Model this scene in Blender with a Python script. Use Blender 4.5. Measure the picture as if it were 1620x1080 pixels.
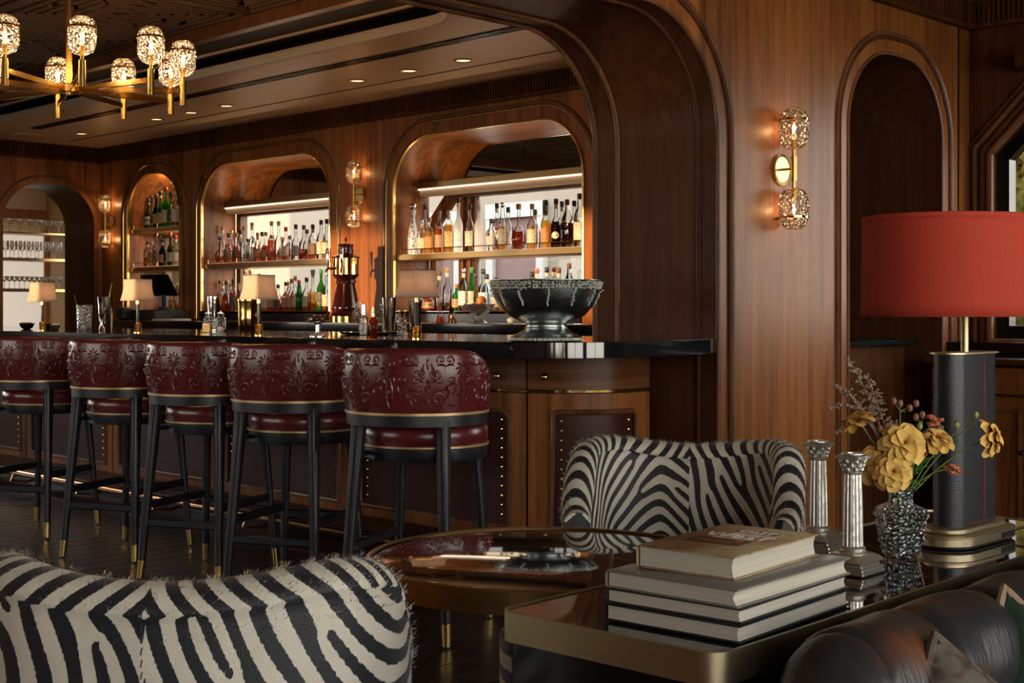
import bpy, bmesh, math, random
from math import sin, cos, pi, radians as R, sqrt, atan2, exp
from mathutils import Vector, Matrix, noise
random.seed(7)
for _o in list(bpy.data.objects): bpy.data.objects.remove(_o)
SC = bpy.context.scene
COL = SC.collection

# ------------------------------------------------------------------ camera, world, sun, exposure
cd = bpy.data.cameras.new('camera'); cam = bpy.data.objects.new('camera', cd); COL.objects.link(cam)
cam.location = (0, 0, 1.2); cam.rotation_euler = (R(90), 0, R(45))
cd.lens = 36*2145/1620; cd.sensor_width = 36; cd.shift_y = -48/1620; cd.clip_start = .05; cd.clip_end = 200
cd.dof.use_dof = False
SC.camera = cam
SC.view_settings.view_transform = 'Standard'; SC.view_settings.look = 'None'
SC.view_settings.gamma = 1; SC.view_settings.use_curve_mapping = False
SC.view_settings.exposure = .7
cy = SC.cycles
cy.max_bounces = 10; cy.diffuse_bounces = 4; cy.glossy_bounces = 5; cy.transmission_bounces = 6
cy.transparent_max_bounces = 40; cy.caustics_reflective = False; cy.caustics_refractive = False
cy.use_denoising = True; cy.sample_clamp_indirect = 4.0; cy.blur_glossy = 1.0
w = bpy.data.worlds.new('world'); SC.world = w; w.use_nodes = True
wn = w.node_tree.nodes; wl = w.node_tree.links
for n_ in list(wn): wn.remove(n_)
wo = wn.new('ShaderNodeOutputWorld'); wb = wn.new('ShaderNodeBackground')
tc = wn.new('ShaderNodeTexCoord'); sp = wn.new('ShaderNodeSeparateXYZ'); cr = wn.new('ShaderNodeValToRGB')
wl.new(tc.outputs['Generated'], sp.inputs[0]); wl.new(sp.outputs['Z'], cr.inputs[0])
cr.color_ramp.elements[0].position = -.0; cr.color_ramp.elements[0].color = (1.0, .93, .80, 1)
cr.color_ramp.elements[1].position = .6; cr.color_ramp.elements[1].color = (.62, .72, .85, 1)
wl.new(cr.outputs[0], wb.inputs['Color']); wb.inputs['Strength'].default_value = 5.0
wl.new(wb.outputs[0], wo.inputs['Surface'])
sun = bpy.data.lights.new('evening_sun', 'SUN'); sun.energy = 5.5; sun.color = (1.0, .62, .34); sun.angle = R(1.2)
so = bpy.data.objects.new('evening_sun', sun); COL.objects.link(so)
so.rotation_euler = Vector((-.03, 1, -.012)).to_track_quat('-Z', 'Y').to_euler()

def portal(name, loc, d, sx, sy):
    l = bpy.data.lights.new(name, 'AREA'); l.shape = 'RECTANGLE'; l.size = sx; l.size_y = sy
    o = bpy.data.objects.new(name, l); COL.objects.link(o); o.location = loc
    o.rotation_euler = Vector(d).to_track_quat('-Z', 'Y').to_euler()
    l.cycles.is_portal = True
    return o
def point(name, loc, e, col, r=.03, parent=None):
    l = bpy.data.lights.new(name, 'POINT'); l.energy = e; l.color = col; l.shadow_soft_size = r
    o = bpy.data.objects.new(name, l); COL.objects.link(o); o.location = loc
    if parent: o.parent = parent
    return o
EAST = [(-5.0, -2.8), (-2.5, -.2), (.2, 2.7), (3.1, 5.7)]
SOUTH = [(-9.32 + 1.27*k, -9.32 + 1.27*k + 1.19) for k in range(4)]
WEST = [(-.6, .8), (1.3, 3.3)]
portal('portal_east', (2.62, .35, 1.62), (-1, 0, 0), 10.8, 2.0)
portal('portal_south', (-6.8, -1.6, 1.6), (0, 1, 0), 5.2, .95)
portal('portal_west', (-13.2, 1.35, 1.6), (1, 0, 0), 4.2, 1.4)
for _a, _b in ((-12.5, -11.56), (-11.12, -9.2), (-8.3, -6.33)): portal('portal_niche', ((_a+_b)/2, 7.44, 1.68), (0, -1, 0), _b-_a, .9)
portal('portal_north', (-2.2, 7.1, 1.75), (0, -1, 0), 2.3, 1.4)

# ------------------------------------------------------------------ mesh helpers
class MB:
    def __init__(s): s.v = []; s.f = []; s.m = []
    def add(s, v, f, m=0):
        o = len(s.v); s.v += [tuple(p) for p in v]; s.f += [tuple(i+o for i in q) for q in f]; s.m += [m]*len(f); return s
    def box(s, c, d, rz=0, m=0, bev=0):
        x, y, z = d[0]/2, d[1]/2, d[2]/2; cc, ss = cos(rz), sin(rz)
        if bev <= 0:
            P = [(a*x, b*y, e*z) for e in (-1, 1) for a, b in ((-1,-1),(1,-1),(1,1),(-1,1))]
            F = [(3,2,1,0),(4,5,6,7),(0,1,5,4),(1,2,6,5),(2,3,7,6),(3,0,4,7)]
        else:
            b_ = min(bev, x*.99, y*.99, z*.99); P = []; F = []
            for zz, k in ((-z, b_), (-z+b_, 0), (z-b_, 0), (z, b_)):
                X, Y = x-k, y-k
                for (px, py) in ((-X+b_,-Y),(X-b_,-Y),(X,-Y+b_),(X,Y-b_),(X-b_,Y),(-X+b_,Y),(-X,Y-b_),(-X,-Y+b_)): P.append((px,py,zz))
            for r in range(3):
                for i in range(8): j = (i+1)%8; F.append((r*8+i, r*8+j, r*8+8+j, r*8+8+i))
            F += [tuple(range(7,-1,-1)), tuple(range(24,32))]
        return s.add([(c[0]+p[0]*cc-p[1]*ss, c[1]+p[0]*ss+p[1]*cc, c[2]+p[2]) for p in P], F, m)
    def grid(s, fn, nu, nv, cu=False, cv=False, m=0, capu=False):
        V = [fn(i/(nu if cu else nu-1), j/(nv if cv else nv-1)) for i in range(nu) for j in range(nv)]
        F = []
        for i in range(nu if cu else nu-1):
            for j in range(nv if cv else nv-1):
                a, b = i, (i+1)%nu; c, d = j, (j+1)%nv
                F.append((a*nv+c, b*nv+c, b*nv+d, a*nv+d))
        if capu and not cu: F += [tuple(range(nv)), tuple(reversed(range((nu-1)*nv, nu*nv)))]
        return s.add(V, F, m)
    def lathe(s, prof, c=(0,0,0), n=20, m=0, sx=1, sy=1, sq=0, cap=True, rz=0):
        V = []; F = []
        for r, z in prof:
            for i in range(n):
                a = 2*pi*i/n; ca, sa = cos(a), sin(a)
                if sq: k = 1/((abs(ca)**sq+abs(sa)**sq)**(1/sq)); ca, sa = ca*k, sa*k
                x, y = r*ca*sx, r*sa*sy
                V.append((c[0]+x*cos(rz)-y*sin(rz), c[1]+x*sin(rz)+y*cos(rz), c[2]+z))
        for k in range(len(prof)-1):
            for i in range(n): j = (i+1)%n; F.append((k*n+i, k*n+j, k*n+n+j, k*n+n+i))
        if cap: F += [tuple(range(n-1,-1,-1)), tuple(range((len(prof)-1)*n, len(prof)*n))]
        return s.add(V, F, m)
    def tube(s, pts, r, n=8, m=0, cap=True, flat=1.0):
        pts = [Vector(p) for p in pts]; K = len(pts); V = []; F = []
        rr = r if isinstance(r, (list, tuple)) else [r]*K
        t0 = (pts[1]-pts[0]).normalized(); up = Vector((0,0,1)) if abs(t0.z) < .9 else Vector((0,1,0))
        nn = t0.cross(up).normalized()
        for k in range(K):
            t = (pts[min(k+1,K-1)]-pts[max(k-1,0)])
            t = t.normalized() if t.length > 1e-9 else t0
            nn = (nn - t*nn.dot(t)); nn = nn.normalized() if nn.length > 1e-6 else t.orthogonal().normalized()
            bb = t.cross(nn)
            for i in range(n):
                a = 2*pi*i/n; V.append(pts[k]+nn*(cos(a)*rr[k])+bb*(sin(a)*rr[k]*flat))
        for k in range(K-1):
            for i in range(n): j = (i+1)%n; F.append((k*n+i, k*n+j, k*n+n+j, k*n+n+i))
        if cap: F += [tuple(range(n-1,-1,-1)), tuple(range((K-1)*n, K*n))]
        return s.add(V, F, m)
    def cyl(s, p0, p1, r0, r1=None, n=12, m=0): return s.tube([p0, p1], [r0, r0 if r1 is None else r1], n, m)
    def ball(s, c, r, n=10, m=0, sz=1):
        return s.lathe([(r*sin(pi*k/n) if 0<k<n else r*.02, -r*cos(pi*k/n)*sz) for k in range(n+1)], c, n+2, m)
    def prism(s, pts, z0, z1, m=0):
        n = len(pts); V = [(p[0], p[1], z0) for p in pts]+[(p[0], p[1], z1) for p in pts]
        F = [tuple(range(n-1,-1,-1)), tuple(range(n,2*n))]+[(i,(i+1)%n,n+(i+1)%n,n+i) for i in range(n)]
        return s.add(V, F, m)
    def xf(s, fn): s.v = [tuple(fn(p)) for p in s.v]; return s
    def mesh(s, name, mats, smooth=40, bevel=0):
        me = bpy.data.meshes.new(name); me.from_pydata(s.v, [], s.f)
        if not isinstance(mats, (list, tuple)): mats = [mats]
        for mt in mats: me.materials.append(mt)
        if len(mats) > 1: me.polygons.foreach_set('material_index', s.m)
        bm = bmesh.new(); bm.from_mesh(me); bmesh.ops.recalc_face_normals(bm, faces=bm.faces); bm.to_mesh(me); bm.free()
        if smooth:
            me.polygons.foreach_set('use_smooth', [True]*len(me.polygons))
            me.set_sharp_from_angle(angle=R(smooth))
        me.update(); return me
    def build(s, name, mats, parent=None, smooth=40, bevel=0, kind=None):
        o = bpy.data.objects.new(name, s.mesh(name, mats, smooth)); COL.objects.link(o)
        if parent: o.parent = parent
        if bevel:
            b = o.modifiers.new('bevel', 'BEVEL'); b.width = bevel; b.segments = 2; b.limit_method = 'ANGLE'; b.angle_limit = R(40)
        if kind: o['kind'] = kind
        return o
def tag(o, label=None, cat=None, group=None, kind=None):
    if label: o['label'] = label
    if cat: o['category'] = cat
    if group: o['group'] = group
    if kind: o['kind'] = kind
    return o
def thing(name, loc, label, cat, group=None, rz=0):
    o = bpy.data.objects.new(name, None); COL.objects.link(o); o.location = loc; o.rotation_euler = (0,0,rz)
    o.empty_display_size = .05
    return tag(o, label, cat, group)
def dup(o, parent=None, loc=None, rz=None, label=None, scale=None):
    c = o.copy(); COL.objects.link(c); c.parent = parent
    if loc is not None: c.location = loc
    if rz is not None: c.rotation_euler = (0,0,rz)
    if label: c['label'] = label
    if scale: c.scale = scale
    for ch in o.children: dup(ch, c)
    return c
def struct(o): o['kind'] = 'structure'; return o

# flat slab with holes: outline and holes in (a, z); placed by fn(a, z, t) with t in 0..1 through the thickness
def slab(name, outline, holes, thick, fn, mt, parent=None, kind=None):
    cu = bpy.data.curves.new(name, 'CURVE'); cu.dimensions = '2D'; cu.fill_mode = 'BOTH'; cu.extrude = .5
    for poly in [outline]+holes:
        sp_ = cu.splines.new('POLY'); sp_.points.add(len(poly)-1); sp_.use_cyclic_u = True
        for i, p in enumerate(poly): sp_.points[i].co = (p[0], p[1], 0, 1)
    ob = bpy.data.objects.new('tmp_slab', cu); COL.objects.link(ob); bpy.context.view_layer.update()
    dg = bpy.context.evaluated_depsgraph_get()
    me = bpy.data.meshes.new_from_object(ob.evaluated_get(dg)); bpy.data.objects.remove(ob); bpy.data.curves.remove(cu)
    me.name = name
    for v in me.vertices: v.co = fn(v.co.x, v.co.y, (v.co.z+.5)*thick)
    bm = bmesh.new(); bm.from_mesh(me); bmesh.ops.remove_doubles(bm, verts=bm.verts, dist=1e-5)
    bmesh.ops.recalc_face_normals(bm, faces=bm.faces); bm.to_mesh(me); bm.free()
    me.materials.clear(); me.materials.append(mt)
    me.polygons.foreach_set('use_smooth', [True]*len(me.polygons)); me.set_sharp_from_angle(angle=R(35))
    o = bpy.data.objects.new(name, me); COL.objects.link(o)
    if parent: o.parent = parent
    if kind: o['kind'] = kind
    return o
def arch(a0, a1, z0, z1, r, n=14, d=0):
    a0 -= d; a1 += d; z1 += d; r += d
    P = [(a0, z0)]
    P += [(a0+r-r*cos(pi/2*k/n), z1-r+r*sin(pi/2*k/n)) for k in range(n+1)]
    P += [(a1-r+r*sin(pi/2*k/n), z1-r+r*cos(pi/2*k/n)) for k in range(n+1)]
    return P+[(a1, z0)]
def rrect(x0, x1, y0, y1, r, n=8):
    P = []
    for cx_, cy_, a in ((x1-r,y1-r,0),(x0+r,y1-r,90),(x0+r,y0+r,180),(x1-r,y0+r,270)):
        P += [(cx_+r*cos(R(a+90*k/n)), cy_+r*sin(R(a+90*k/n))) for k in range(n+1)]
    return P
def rect(a0, a1, z0, z1): return [(a0,z0),(a1,z0),(a1,z1),(a0,z1)]
# sweep a small profile [(n, o)] along a planar path; fn(a, z, o) places it
def sweep(path, prof, fn, closed=False, mb=None, m=0):
    mb = mb or MB(); K = len(path); V = []
    for k in range(K):
        p0 = Vector(path[(k-1)%K] if closed or k > 0 else path[k]); p1 = Vector(path[(k+1)%K] if closed or k < K-1 else path[k]); p = Vector(path[k])
        d0 = (p-p0); d1 = (p1-p)
        if d0.length < 1e-9: d0 = d1
        if d1.length < 1e-9: d1 = d0
        d0.normalize(); d1.normalize(); n0 = Vector((-d0.y, d0.x)); n1 = Vector((-d1.y, d1.x)); nn = n0+n1
        nn = nn.normalized()/max(.4, nn.normalized().dot(n0)) if nn.length > 1e-6 else n0
        for (a, o) in prof: q = p+nn*a; V.append(fn(q.x, q.y, o))
    N = len(prof); F = []
    for k in range(K if closed else K-1):
        for i in range(N): j = (i+1)%N; a = k*N; b = ((k+1)%K)*N; F.append((a+i, a+j, b+j, b+i))
    if not closed: F += [tuple(range(N)), tuple(range((K-1)*N, K*N))[::-1]]
    mb.add(V, F, m); return mb
def roundprof(r, n=8, cx_=0, cy_=0, k=1): return [(cx_+r*cos(2*pi*i/n), cy_+k*r*sin(2*pi*i/n)) for i in range(n)]

# ------------------------------------------------------------------ materials
def nodes(name):
    mt = bpy.data.materials.new(name); mt.use_nodes = True; nt = mt.node_tree
    return mt, nt, nt.nodes, nt.links, nt.nodes['Principled BSDF']
def mat(name, col, rough=.5, metal=0, spec=.5, coat=0, sheen=0, emit=None, es=0, bump=None, aniso=0):
    mt, nt, N, L, P = nodes(name)
    P.inputs['Base Color'].default_value = (*col, 1); P.inputs['Roughness'].default_value = rough
    P.inputs['Metallic'].default_value = metal; P.inputs['Specular IOR Level'].default_value = spec
    P.inputs['Coat Weight'].default_value = coat; P.inputs['Coat Roughness'].default_value = .08
    P.inputs['Sheen Weight'].default_value = sheen
    if emit: P.inputs['Emission Color'].default_value = (*emit, 1); P.inputs['Emission Strength'].default_value = es
    if bump:
        sc, st = bump; tc = N.new('ShaderNodeTexCoord'); nz = N.new('ShaderNodeTexNoise'); bp = N.new('ShaderNodeBump')
        nz.inputs['Scale'].default_value = sc; nz.inputs['Detail'].default_value = 4
        L.new(tc.outputs['Object'], nz.inputs['Vector']); L.new(nz.outputs['Fac'], bp.inputs['Height'])
        bp.inputs['Strength'].default_value = st; bp.inputs['Distance'].default_value = .01; L.new(bp.outputs[0], P.inputs['Normal'])
    return mt
def wood(name, dark, light, scale=(18, 18, .9), rough=.32, band=.28, coat=.3, axis='xy'):
    mt, nt, N, L, P = nodes(name)
    tc = N.new('ShaderNodeTexCoord'); mp = N.new('ShaderNodeMapping'); L.new(tc.outputs['Object'], mp.inputs['Vector'])
    mp.inputs['Scale'].default_value = scale
    nz = N.new('ShaderNodeTexNoise'); nz.inputs['Scale'].default_value = 1.0; nz.inputs['Detail'].default_value = 5; nz.inputs['Roughness'].default_value = .6; nz.inputs['Distortion'].default_value = .6
    L.new(mp.outputs[0], nz.inputs['Vector'])
    mp2 = N.new('ShaderNodeMapping'); mp2.inputs['Scale'].default_value = tuple(q*8 for q in scale); L.new(tc.outputs['Object'], mp2.inputs['Vector'])
    n2 = N.new('ShaderNodeTexNoise'); n2.inputs['Scale'].default_value = 1.0; n2.inputs['Detail'].default_value = 3; L.new(mp2.outputs[0], n2.inputs['Vector'])
    # veneer leaves
    sp_ = N.new('ShaderNodeSeparateXYZ'); L.new(tc.outputs['Object'], sp_.inputs[0])
    ad = N.new('ShaderNodeMath'); ad.operation = 'ADD'; L.new(sp_.outputs['X'], ad.inputs[0]); L.new(sp_.outputs['Y'], ad.inputs[1])
    dv = N.new('ShaderNodeMath'); dv.operation = 'DIVIDE'; dv.inputs[1].default_value = band; L.new((ad if axis == 'xy' else sp_).outputs[0 if axis == 'xy' else 'Z'], dv.inputs[0])
    fl = N.new('ShaderNodeMath'); fl.operation = 'FLOOR'; L.new(dv.outputs[0], fl.inputs[0])
    wn_ = N.new('ShaderNodeTexWhiteNoise'); wn_.noise_dimensions = '1D'; L.new(fl.outputs[0], wn_.inputs['W'])
    m1 = N.new('ShaderNodeMath'); m1.operation = 'MULTIPLY_ADD'; m1.inputs[1].default_value = .22; L.new(wn_.outputs['Value'], m1.inputs[0]); L.new(nz.outputs['Fac'], m1.inputs[2])
    m2 = N.new('ShaderNodeMath'); m2.operation = 'MULTIPLY_ADD'; m2.inputs[1].default_value = .35; L.new(n2.outputs['Fac'], m2.inputs[0]); L.new(m1.outputs[0], m2.inputs[2])
    rp = N.new('ShaderNodeValToRGB'); rp.color_ramp.elements[0].position = .48; rp.color_ramp.elements[1].position = 1.0
    rp.color_ramp.elements[0].color = (*dark, 1); rp.color_ramp.elements[1].color = (*light, 1); L.new(m2.outputs[0], rp.inputs[0])
    L.new(rp.outputs[0], P.inputs['Base Color'])
    bp = N.new('ShaderNodeBump'); bp.inputs['Strength'].default_value = .06; bp.inputs['Distance'].default_value = .004
    L.new(n2.outputs['Fac'], bp.inputs['Height']); L.new(bp.outputs[0], P.inputs['Normal'])
    P.inputs['Roughness'].default_value = rough+.06; P.inputs['Specular IOR Level'].default_value = .22; P.inputs['Coat Weight'].default_value = coat*.15; P.inputs['Coat Roughness'].default_value = .25
    return mt
def glass(name, tint, gloss=1.0, rough=.02, bump=None, cell=None, haze=0):
    mt, nt, N, L, P = nodes(name); N.remove(P); out = N['Material Output']
    tr = N.new('ShaderNodeBsdfTransparent'); tr.inputs[0].default_value = (*tint, 1)
    gl = N.new('ShaderNodeBsdfGlossy'); gl.inputs['Roughness'].default_value = rough; gl.inputs['Color'].default_value = (.95, .95, .95, 1)
    fr = N.new('ShaderNodeFresnel'); fr.inputs[0].default_value = 1.5
    mu = N.new('ShaderNodeMath'); mu.operation = 'MULTIPLY'; mu.inputs[1].default_value = gloss; mu.use_clamp = True; L.new(fr.outputs[0], mu.inputs[0])
    mx = N.new('ShaderNodeMixShader'); L.new(mu.outputs[0], mx.inputs[0]); L.new(tr.outputs[0], mx.inputs[1]); L.new(gl.outputs[0], mx.inputs[2])
    last = mx
    if haze:
        df = N.new('ShaderNodeBsdfTranslucent'); df.inputs[0].default_value = (*[min(1, t*1.0) for t in tint], 1)
        d2 = N.new('ShaderNodeBsdfDiffuse'); d2.inputs[0].default_value = (*tint, 1); ms = N.new('ShaderNodeMixShader'); L.new(df.outputs[0], ms.inputs[1]); L.new(d2.outputs[0], ms.inputs[2])
        m3 = N.new('ShaderNodeMixShader'); m3.inputs[0].default_value = haze; L.new(mx.outputs[0], m3.inputs[1]); L.new(ms.outputs[0], m3.inputs[2]); last = m3
    if cell:
        tc = N.new('ShaderNodeTexCoord'); bp = N.new('ShaderNodeBump'); bp.inputs['Strength'].default_value = cell[1]; bp.inputs['Distance'].default_value = .01
        vo = N.new('ShaderNodeTexVoronoi'); vo.feature = 'DISTANCE_TO_EDGE' if len(cell) > 2 else 'F1'; vo.inputs['Scale'].default_value = cell[0]
        L.new(tc.outputs['Object'], vo.inputs['Vector']); L.new(vo.outputs[0], bp.inputs['Height'])
        L.new(bp.outputs[0], gl.inputs['Normal']); L.new(bp.outputs[0], fr.inputs['Normal'])
    L.new(last.outputs[0], out.inputs['Surface']); return mt
WD = (.072, .021, .0055); WL = (.33, .115, .026)
M = {}
M['walnut'] = wood('walnut veneer', WD, WL, rough=.34)
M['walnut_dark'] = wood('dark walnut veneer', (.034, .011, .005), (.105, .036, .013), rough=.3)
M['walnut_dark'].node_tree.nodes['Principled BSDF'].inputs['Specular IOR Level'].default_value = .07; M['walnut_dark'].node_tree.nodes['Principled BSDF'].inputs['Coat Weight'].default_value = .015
M['walnut_h'] = wood('walnut horizontal grain', WD, (.2, .08, .03), scale=(1.2, 1.2, 26), rough=.28, axis='z', band=.9)
M['trim'] = wood('walnut moulding', (.06, .022, .009), (.2, .085, .033), scale=(9, 9, 2), rough=.25)
M['floor'] = wood('oiled floorboard', (.008, .005, .004), (.034, .019, .013), scale=(22, 1.3, 22), rough=.22, coat=.35, band=.14)
M['void'] = mat('black lacquer', (.006, .005, .005), .18)
M['black'] = mat('black stained wood', (.012, .012, .014), .36, coat=.15)
M['stone'] = mat('polished black stone', (.008, .009, .011), .05, spec=.7, coat=.4)
M['ceil'] = mat('cream plaster', (.64, .45, .28), .42, spec=.5)
M['cream'] = mat('cream paint', (.6, .52, .4), .5)
M['brass'] = mat('satin brass', (.62, .40, .13), .26, 1)
M['brass_pol'] = mat('polished brass', (.8, .55, .2), .12, 1)
M['bronze'] = mat('brushed bronze', (.42, .27, .115), .34, 1)
M['copper'] = mat('copper', (.72, .36, .16), .2, 1)
M['brass_pale'] = mat('champagne brass', (.50, .41, .26), .42, 1)
M['fretwood'] = mat('stained fretwork', (.13, .08, .05), .5)
M['recess'] = mat('shaded recess panel', (.012, .006, .005), .3)  # near-black colour holds the shade at the back of the blind arch
M['chrome'] = mat('polished steel', (.78, .77, .74), .1, 1)
M['silver'] = mat('old silver', (.66, .65, .59), .36, .92, bump=(60, .12))
M['mirror'] = mat('mirror', (.82, .8, .76), .015, 1)
M['white'] = mat('white enamel', (.8, .78, .72), .4)
M['paper'] = mat('cream paper', (.62, .58, .49), .7)
M['tile'] = mat('black rubber', (.01, .01, .011), .5)
M['glow'] = mat('backlit frosted panel', (.5, .45, .4), .5, emit=(1.0, .86, .70), es=.3)
M['led'] = mat('led strip', (.5, .4, .3), .5, emit=(1.0, .82, .62), es=1.3)
M['lampdisc'] = mat('downlight lens', (.5, .4, .3), .5, emit=(1.0, .66, .32), es=1.6)
M['fil'] = mat('lamp filament', (1, .6, .3), .5, emit=(1.0, .5, .16), es=12)
M['halo'] = mat('lit frosted bulb', (1, .7, .4), .5, emit=(1.0, .5, .18), es=1.5)
M['g_clear'] = glass('clear glass', (.93, .94, .93), 1.3)
M['g_cut'] = glass('cut glass', (.95, .96, .95), 2.2, .05, cell=(70, .7))
M['g_globe'] = glass('diamond cut globe glass', (.90, .84, .76), 1.7, .08, cell=(60, .7))
M['g_vase'] = glass('cut crystal', (.90, .93, .93), 2.6, .05, cell=(75, .8))
M['g_pane'] = glass('window pane', (.97, .98, .98), .4)
M['g_frost'] = glass('frosted glass', (.86, .85, .83), .7, .3, haze=.6)
for n_, c_, hz in (('amber', (.82,.26,.05), .30), ('cognac', (.62,.13,.03), .25), ('gold', (.95,.62,.14), .3), ('pale', (.93,.84,.62), .3), ('green', (.10,.42,.12), .2),
                   ('olive', (.22,.22,.05), .15), ('dark', (.10,.03,.02), .15), ('black', (.02,.02,.02), .3), ('blue', (.25,.66,.72), .25), ('rose', (.7,.2,.16), .3), ('red', (.5,.06,.03), .2)):
    M['l_'+n_] = glass(n_+' spirit', c_, .5, .05, haze=hz)
for n_, c_, r_, mtl in (('cork', (.36,.2,.09), .7, 0), ('black', (.02,.02,.022), .35, 0), ('brown', (.12,.055,.03), .5, 0), ('wood', (.3,.16,.07), .5, 0), ('red', (.45,.05,.04), .4, 0),
                   ('gold', (.7,.48,.18), .3, 1), ('silver', (.7,.7,.68), .25, 1), ('pewter', (.4,.38,.34), .35, 1), ('orange', (.5,.2,.07), .5, 0), ('white', (.75,.72,.66), .4, 0),
                   ('navy', (.03,.05,.12), .4, 0), ('green', (.04,.2,.07), .4, 0), ('clear', (.7,.7,.7), .2, 0), ('rose', (.4,.1,.08), .4, 0)):
    M['c_'+n_] = mat(n_+' stopper', c_, r_, mtl)
def labelmat(name, col, ink):
    mt, nt, N, L, P = nodes(name); tc = N.new('ShaderNodeTexCoord'); mp = N.new('ShaderNodeMapping'); mp.inputs['Scale'].default_value = (38, 38, 150)
    nz = N.new('ShaderNodeTexNoise'); nz.inputs['Scale'].default_value = 1.6; nz.inputs['Detail'].default_value = 1; L.new(tc.outputs['Object'], mp.inputs[0]); L.new(mp.outputs[0], nz.inputs['Vector'])
    rp = N.new('ShaderNodeValToRGB'); rp.color_ramp.elements[0].position = .58; rp.color_ramp.elements[1].position = .62
    rp.color_ramp.elements[0].color = (*col, 1); rp.color_ramp.elements[1].color = (*ink, 1); L.new(nz.outputs['Fac'], rp.inputs[0]); L.new(rp.outputs[0], P.inputs['Base Color'])
    P.inputs['Roughness'].default_value = .6; return mt
for n_, c_, i_ in (('cream', (.6,.52,.38), (.2,.12,.08)), ('white', (.75,.72,.68), (.2,.22,.26)), ('tan', (.42,.25,.12), (.1,.04,.02)), ('orange', (.52,.2,.06), (.15,.05,.02)), ('gold', (.5,.35,.13), (.1,.06,.02)),
               ('grey', (.32,.31,.29), (.6,.58,.5)), ('blue', (.1,.25,.4), (.6,.7,.7)), ('dark', (.03,.025,.025), (.45,.36,.2)), ('silver', (.5,.48,.44), (.1,.1,.1)), ('red', (.3,.04,.03), (.5,.4,.2)),
               ('green', (.12,.18,.05), (.5,.5,.3)), ('brown', (.16,.07,.03), (.5,.35,.2)), ('frost', (.7,.7,.68), (.3,.3,.3))):
    M['p_'+n_] = labelmat(n_+' paper label', c_, i_)
M['leather'] = mat('oxblood leather', (.115, .014, .014), .25, spec=.5, coat=.12, bump=(260, .06))
M['leather_panel'] = mat('brown leather panel', (.050, .012, .008), .4, spec=.25, bump=(180, .1))
def sofa_leather():
    mt, nt, N, L, P = nodes('worn black leather'); tc = N.new('ShaderNodeTexCoord'); nz = N.new('ShaderNodeTexNoise'); nz.inputs['Scale'].default_value = 5.5; nz.inputs['Detail'].default_value = 5; L.new(tc.outputs['Object'], nz.inputs['Vector'])
    rp = N.new('ShaderNodeValToRGB'); e = rp.color_ramp.elements; e[0].position = .60; e[0].color = (.026,.026,.028,1); e[1].position = .72; e[1].color = (.16,.055,.018,1); L.new(nz.outputs['Fac'], rp.inputs[0]); L.new(rp.outputs[0], P.inputs['Base Color'])
    mp = N.new('ShaderNodeMapping'); mp.inputs['Scale'].default_value = (14, 90, 14); n2 = N.new('ShaderNodeTexNoise'); n2.inputs['Scale'].default_value = 1; n2.inputs['Detail'].default_value = 4; n2.inputs['Distortion'].default_value = 1.5; L.new(tc.outputs['Object'], mp.inputs[0]); L.new(mp.outputs[0], n2.inputs['Vector'])
    bp = N.new('ShaderNodeBump'); bp.inputs['Strength'].default_value = .35; bp.inputs['Distance'].default_value = .006; L.new(n2.outputs['Fac'], bp.inputs['Height']); L.new(bp.outputs[0], P.inputs['Normal']); P.inputs['Roughness'].default_value = .36; return mt
M['sofa'] = sofa_leather()
M['ebony'] = mat('matt ebony panel', (.007, .006, .006), .5, spec=.12)
M['offwhite'] = mat('weathered white joinery', (.34, .32, .28), .6)
M['rackglass'] = glass('sparkling stemware glass', (.98, .96, .92), 1.6, .08, haze=.12)
M['silver_dark'] = mat('tarnished silver', (.40, .44, .43), .27, 1, bump=(45, .2))
M['pantry'] = mat('warm ochre wall', (.46, .32, .17), .6)
M['velvet'] = mat('green velvet', (.010, .026, .014), .8, spec=.1, sheen=.12)
M['lampskin'] = mat('black saddle leather', (.014, .016, .019), .4, bump=(200, .12))
M['stitch'] = mat('red thread', (.4, .04, .035), .6)
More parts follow.
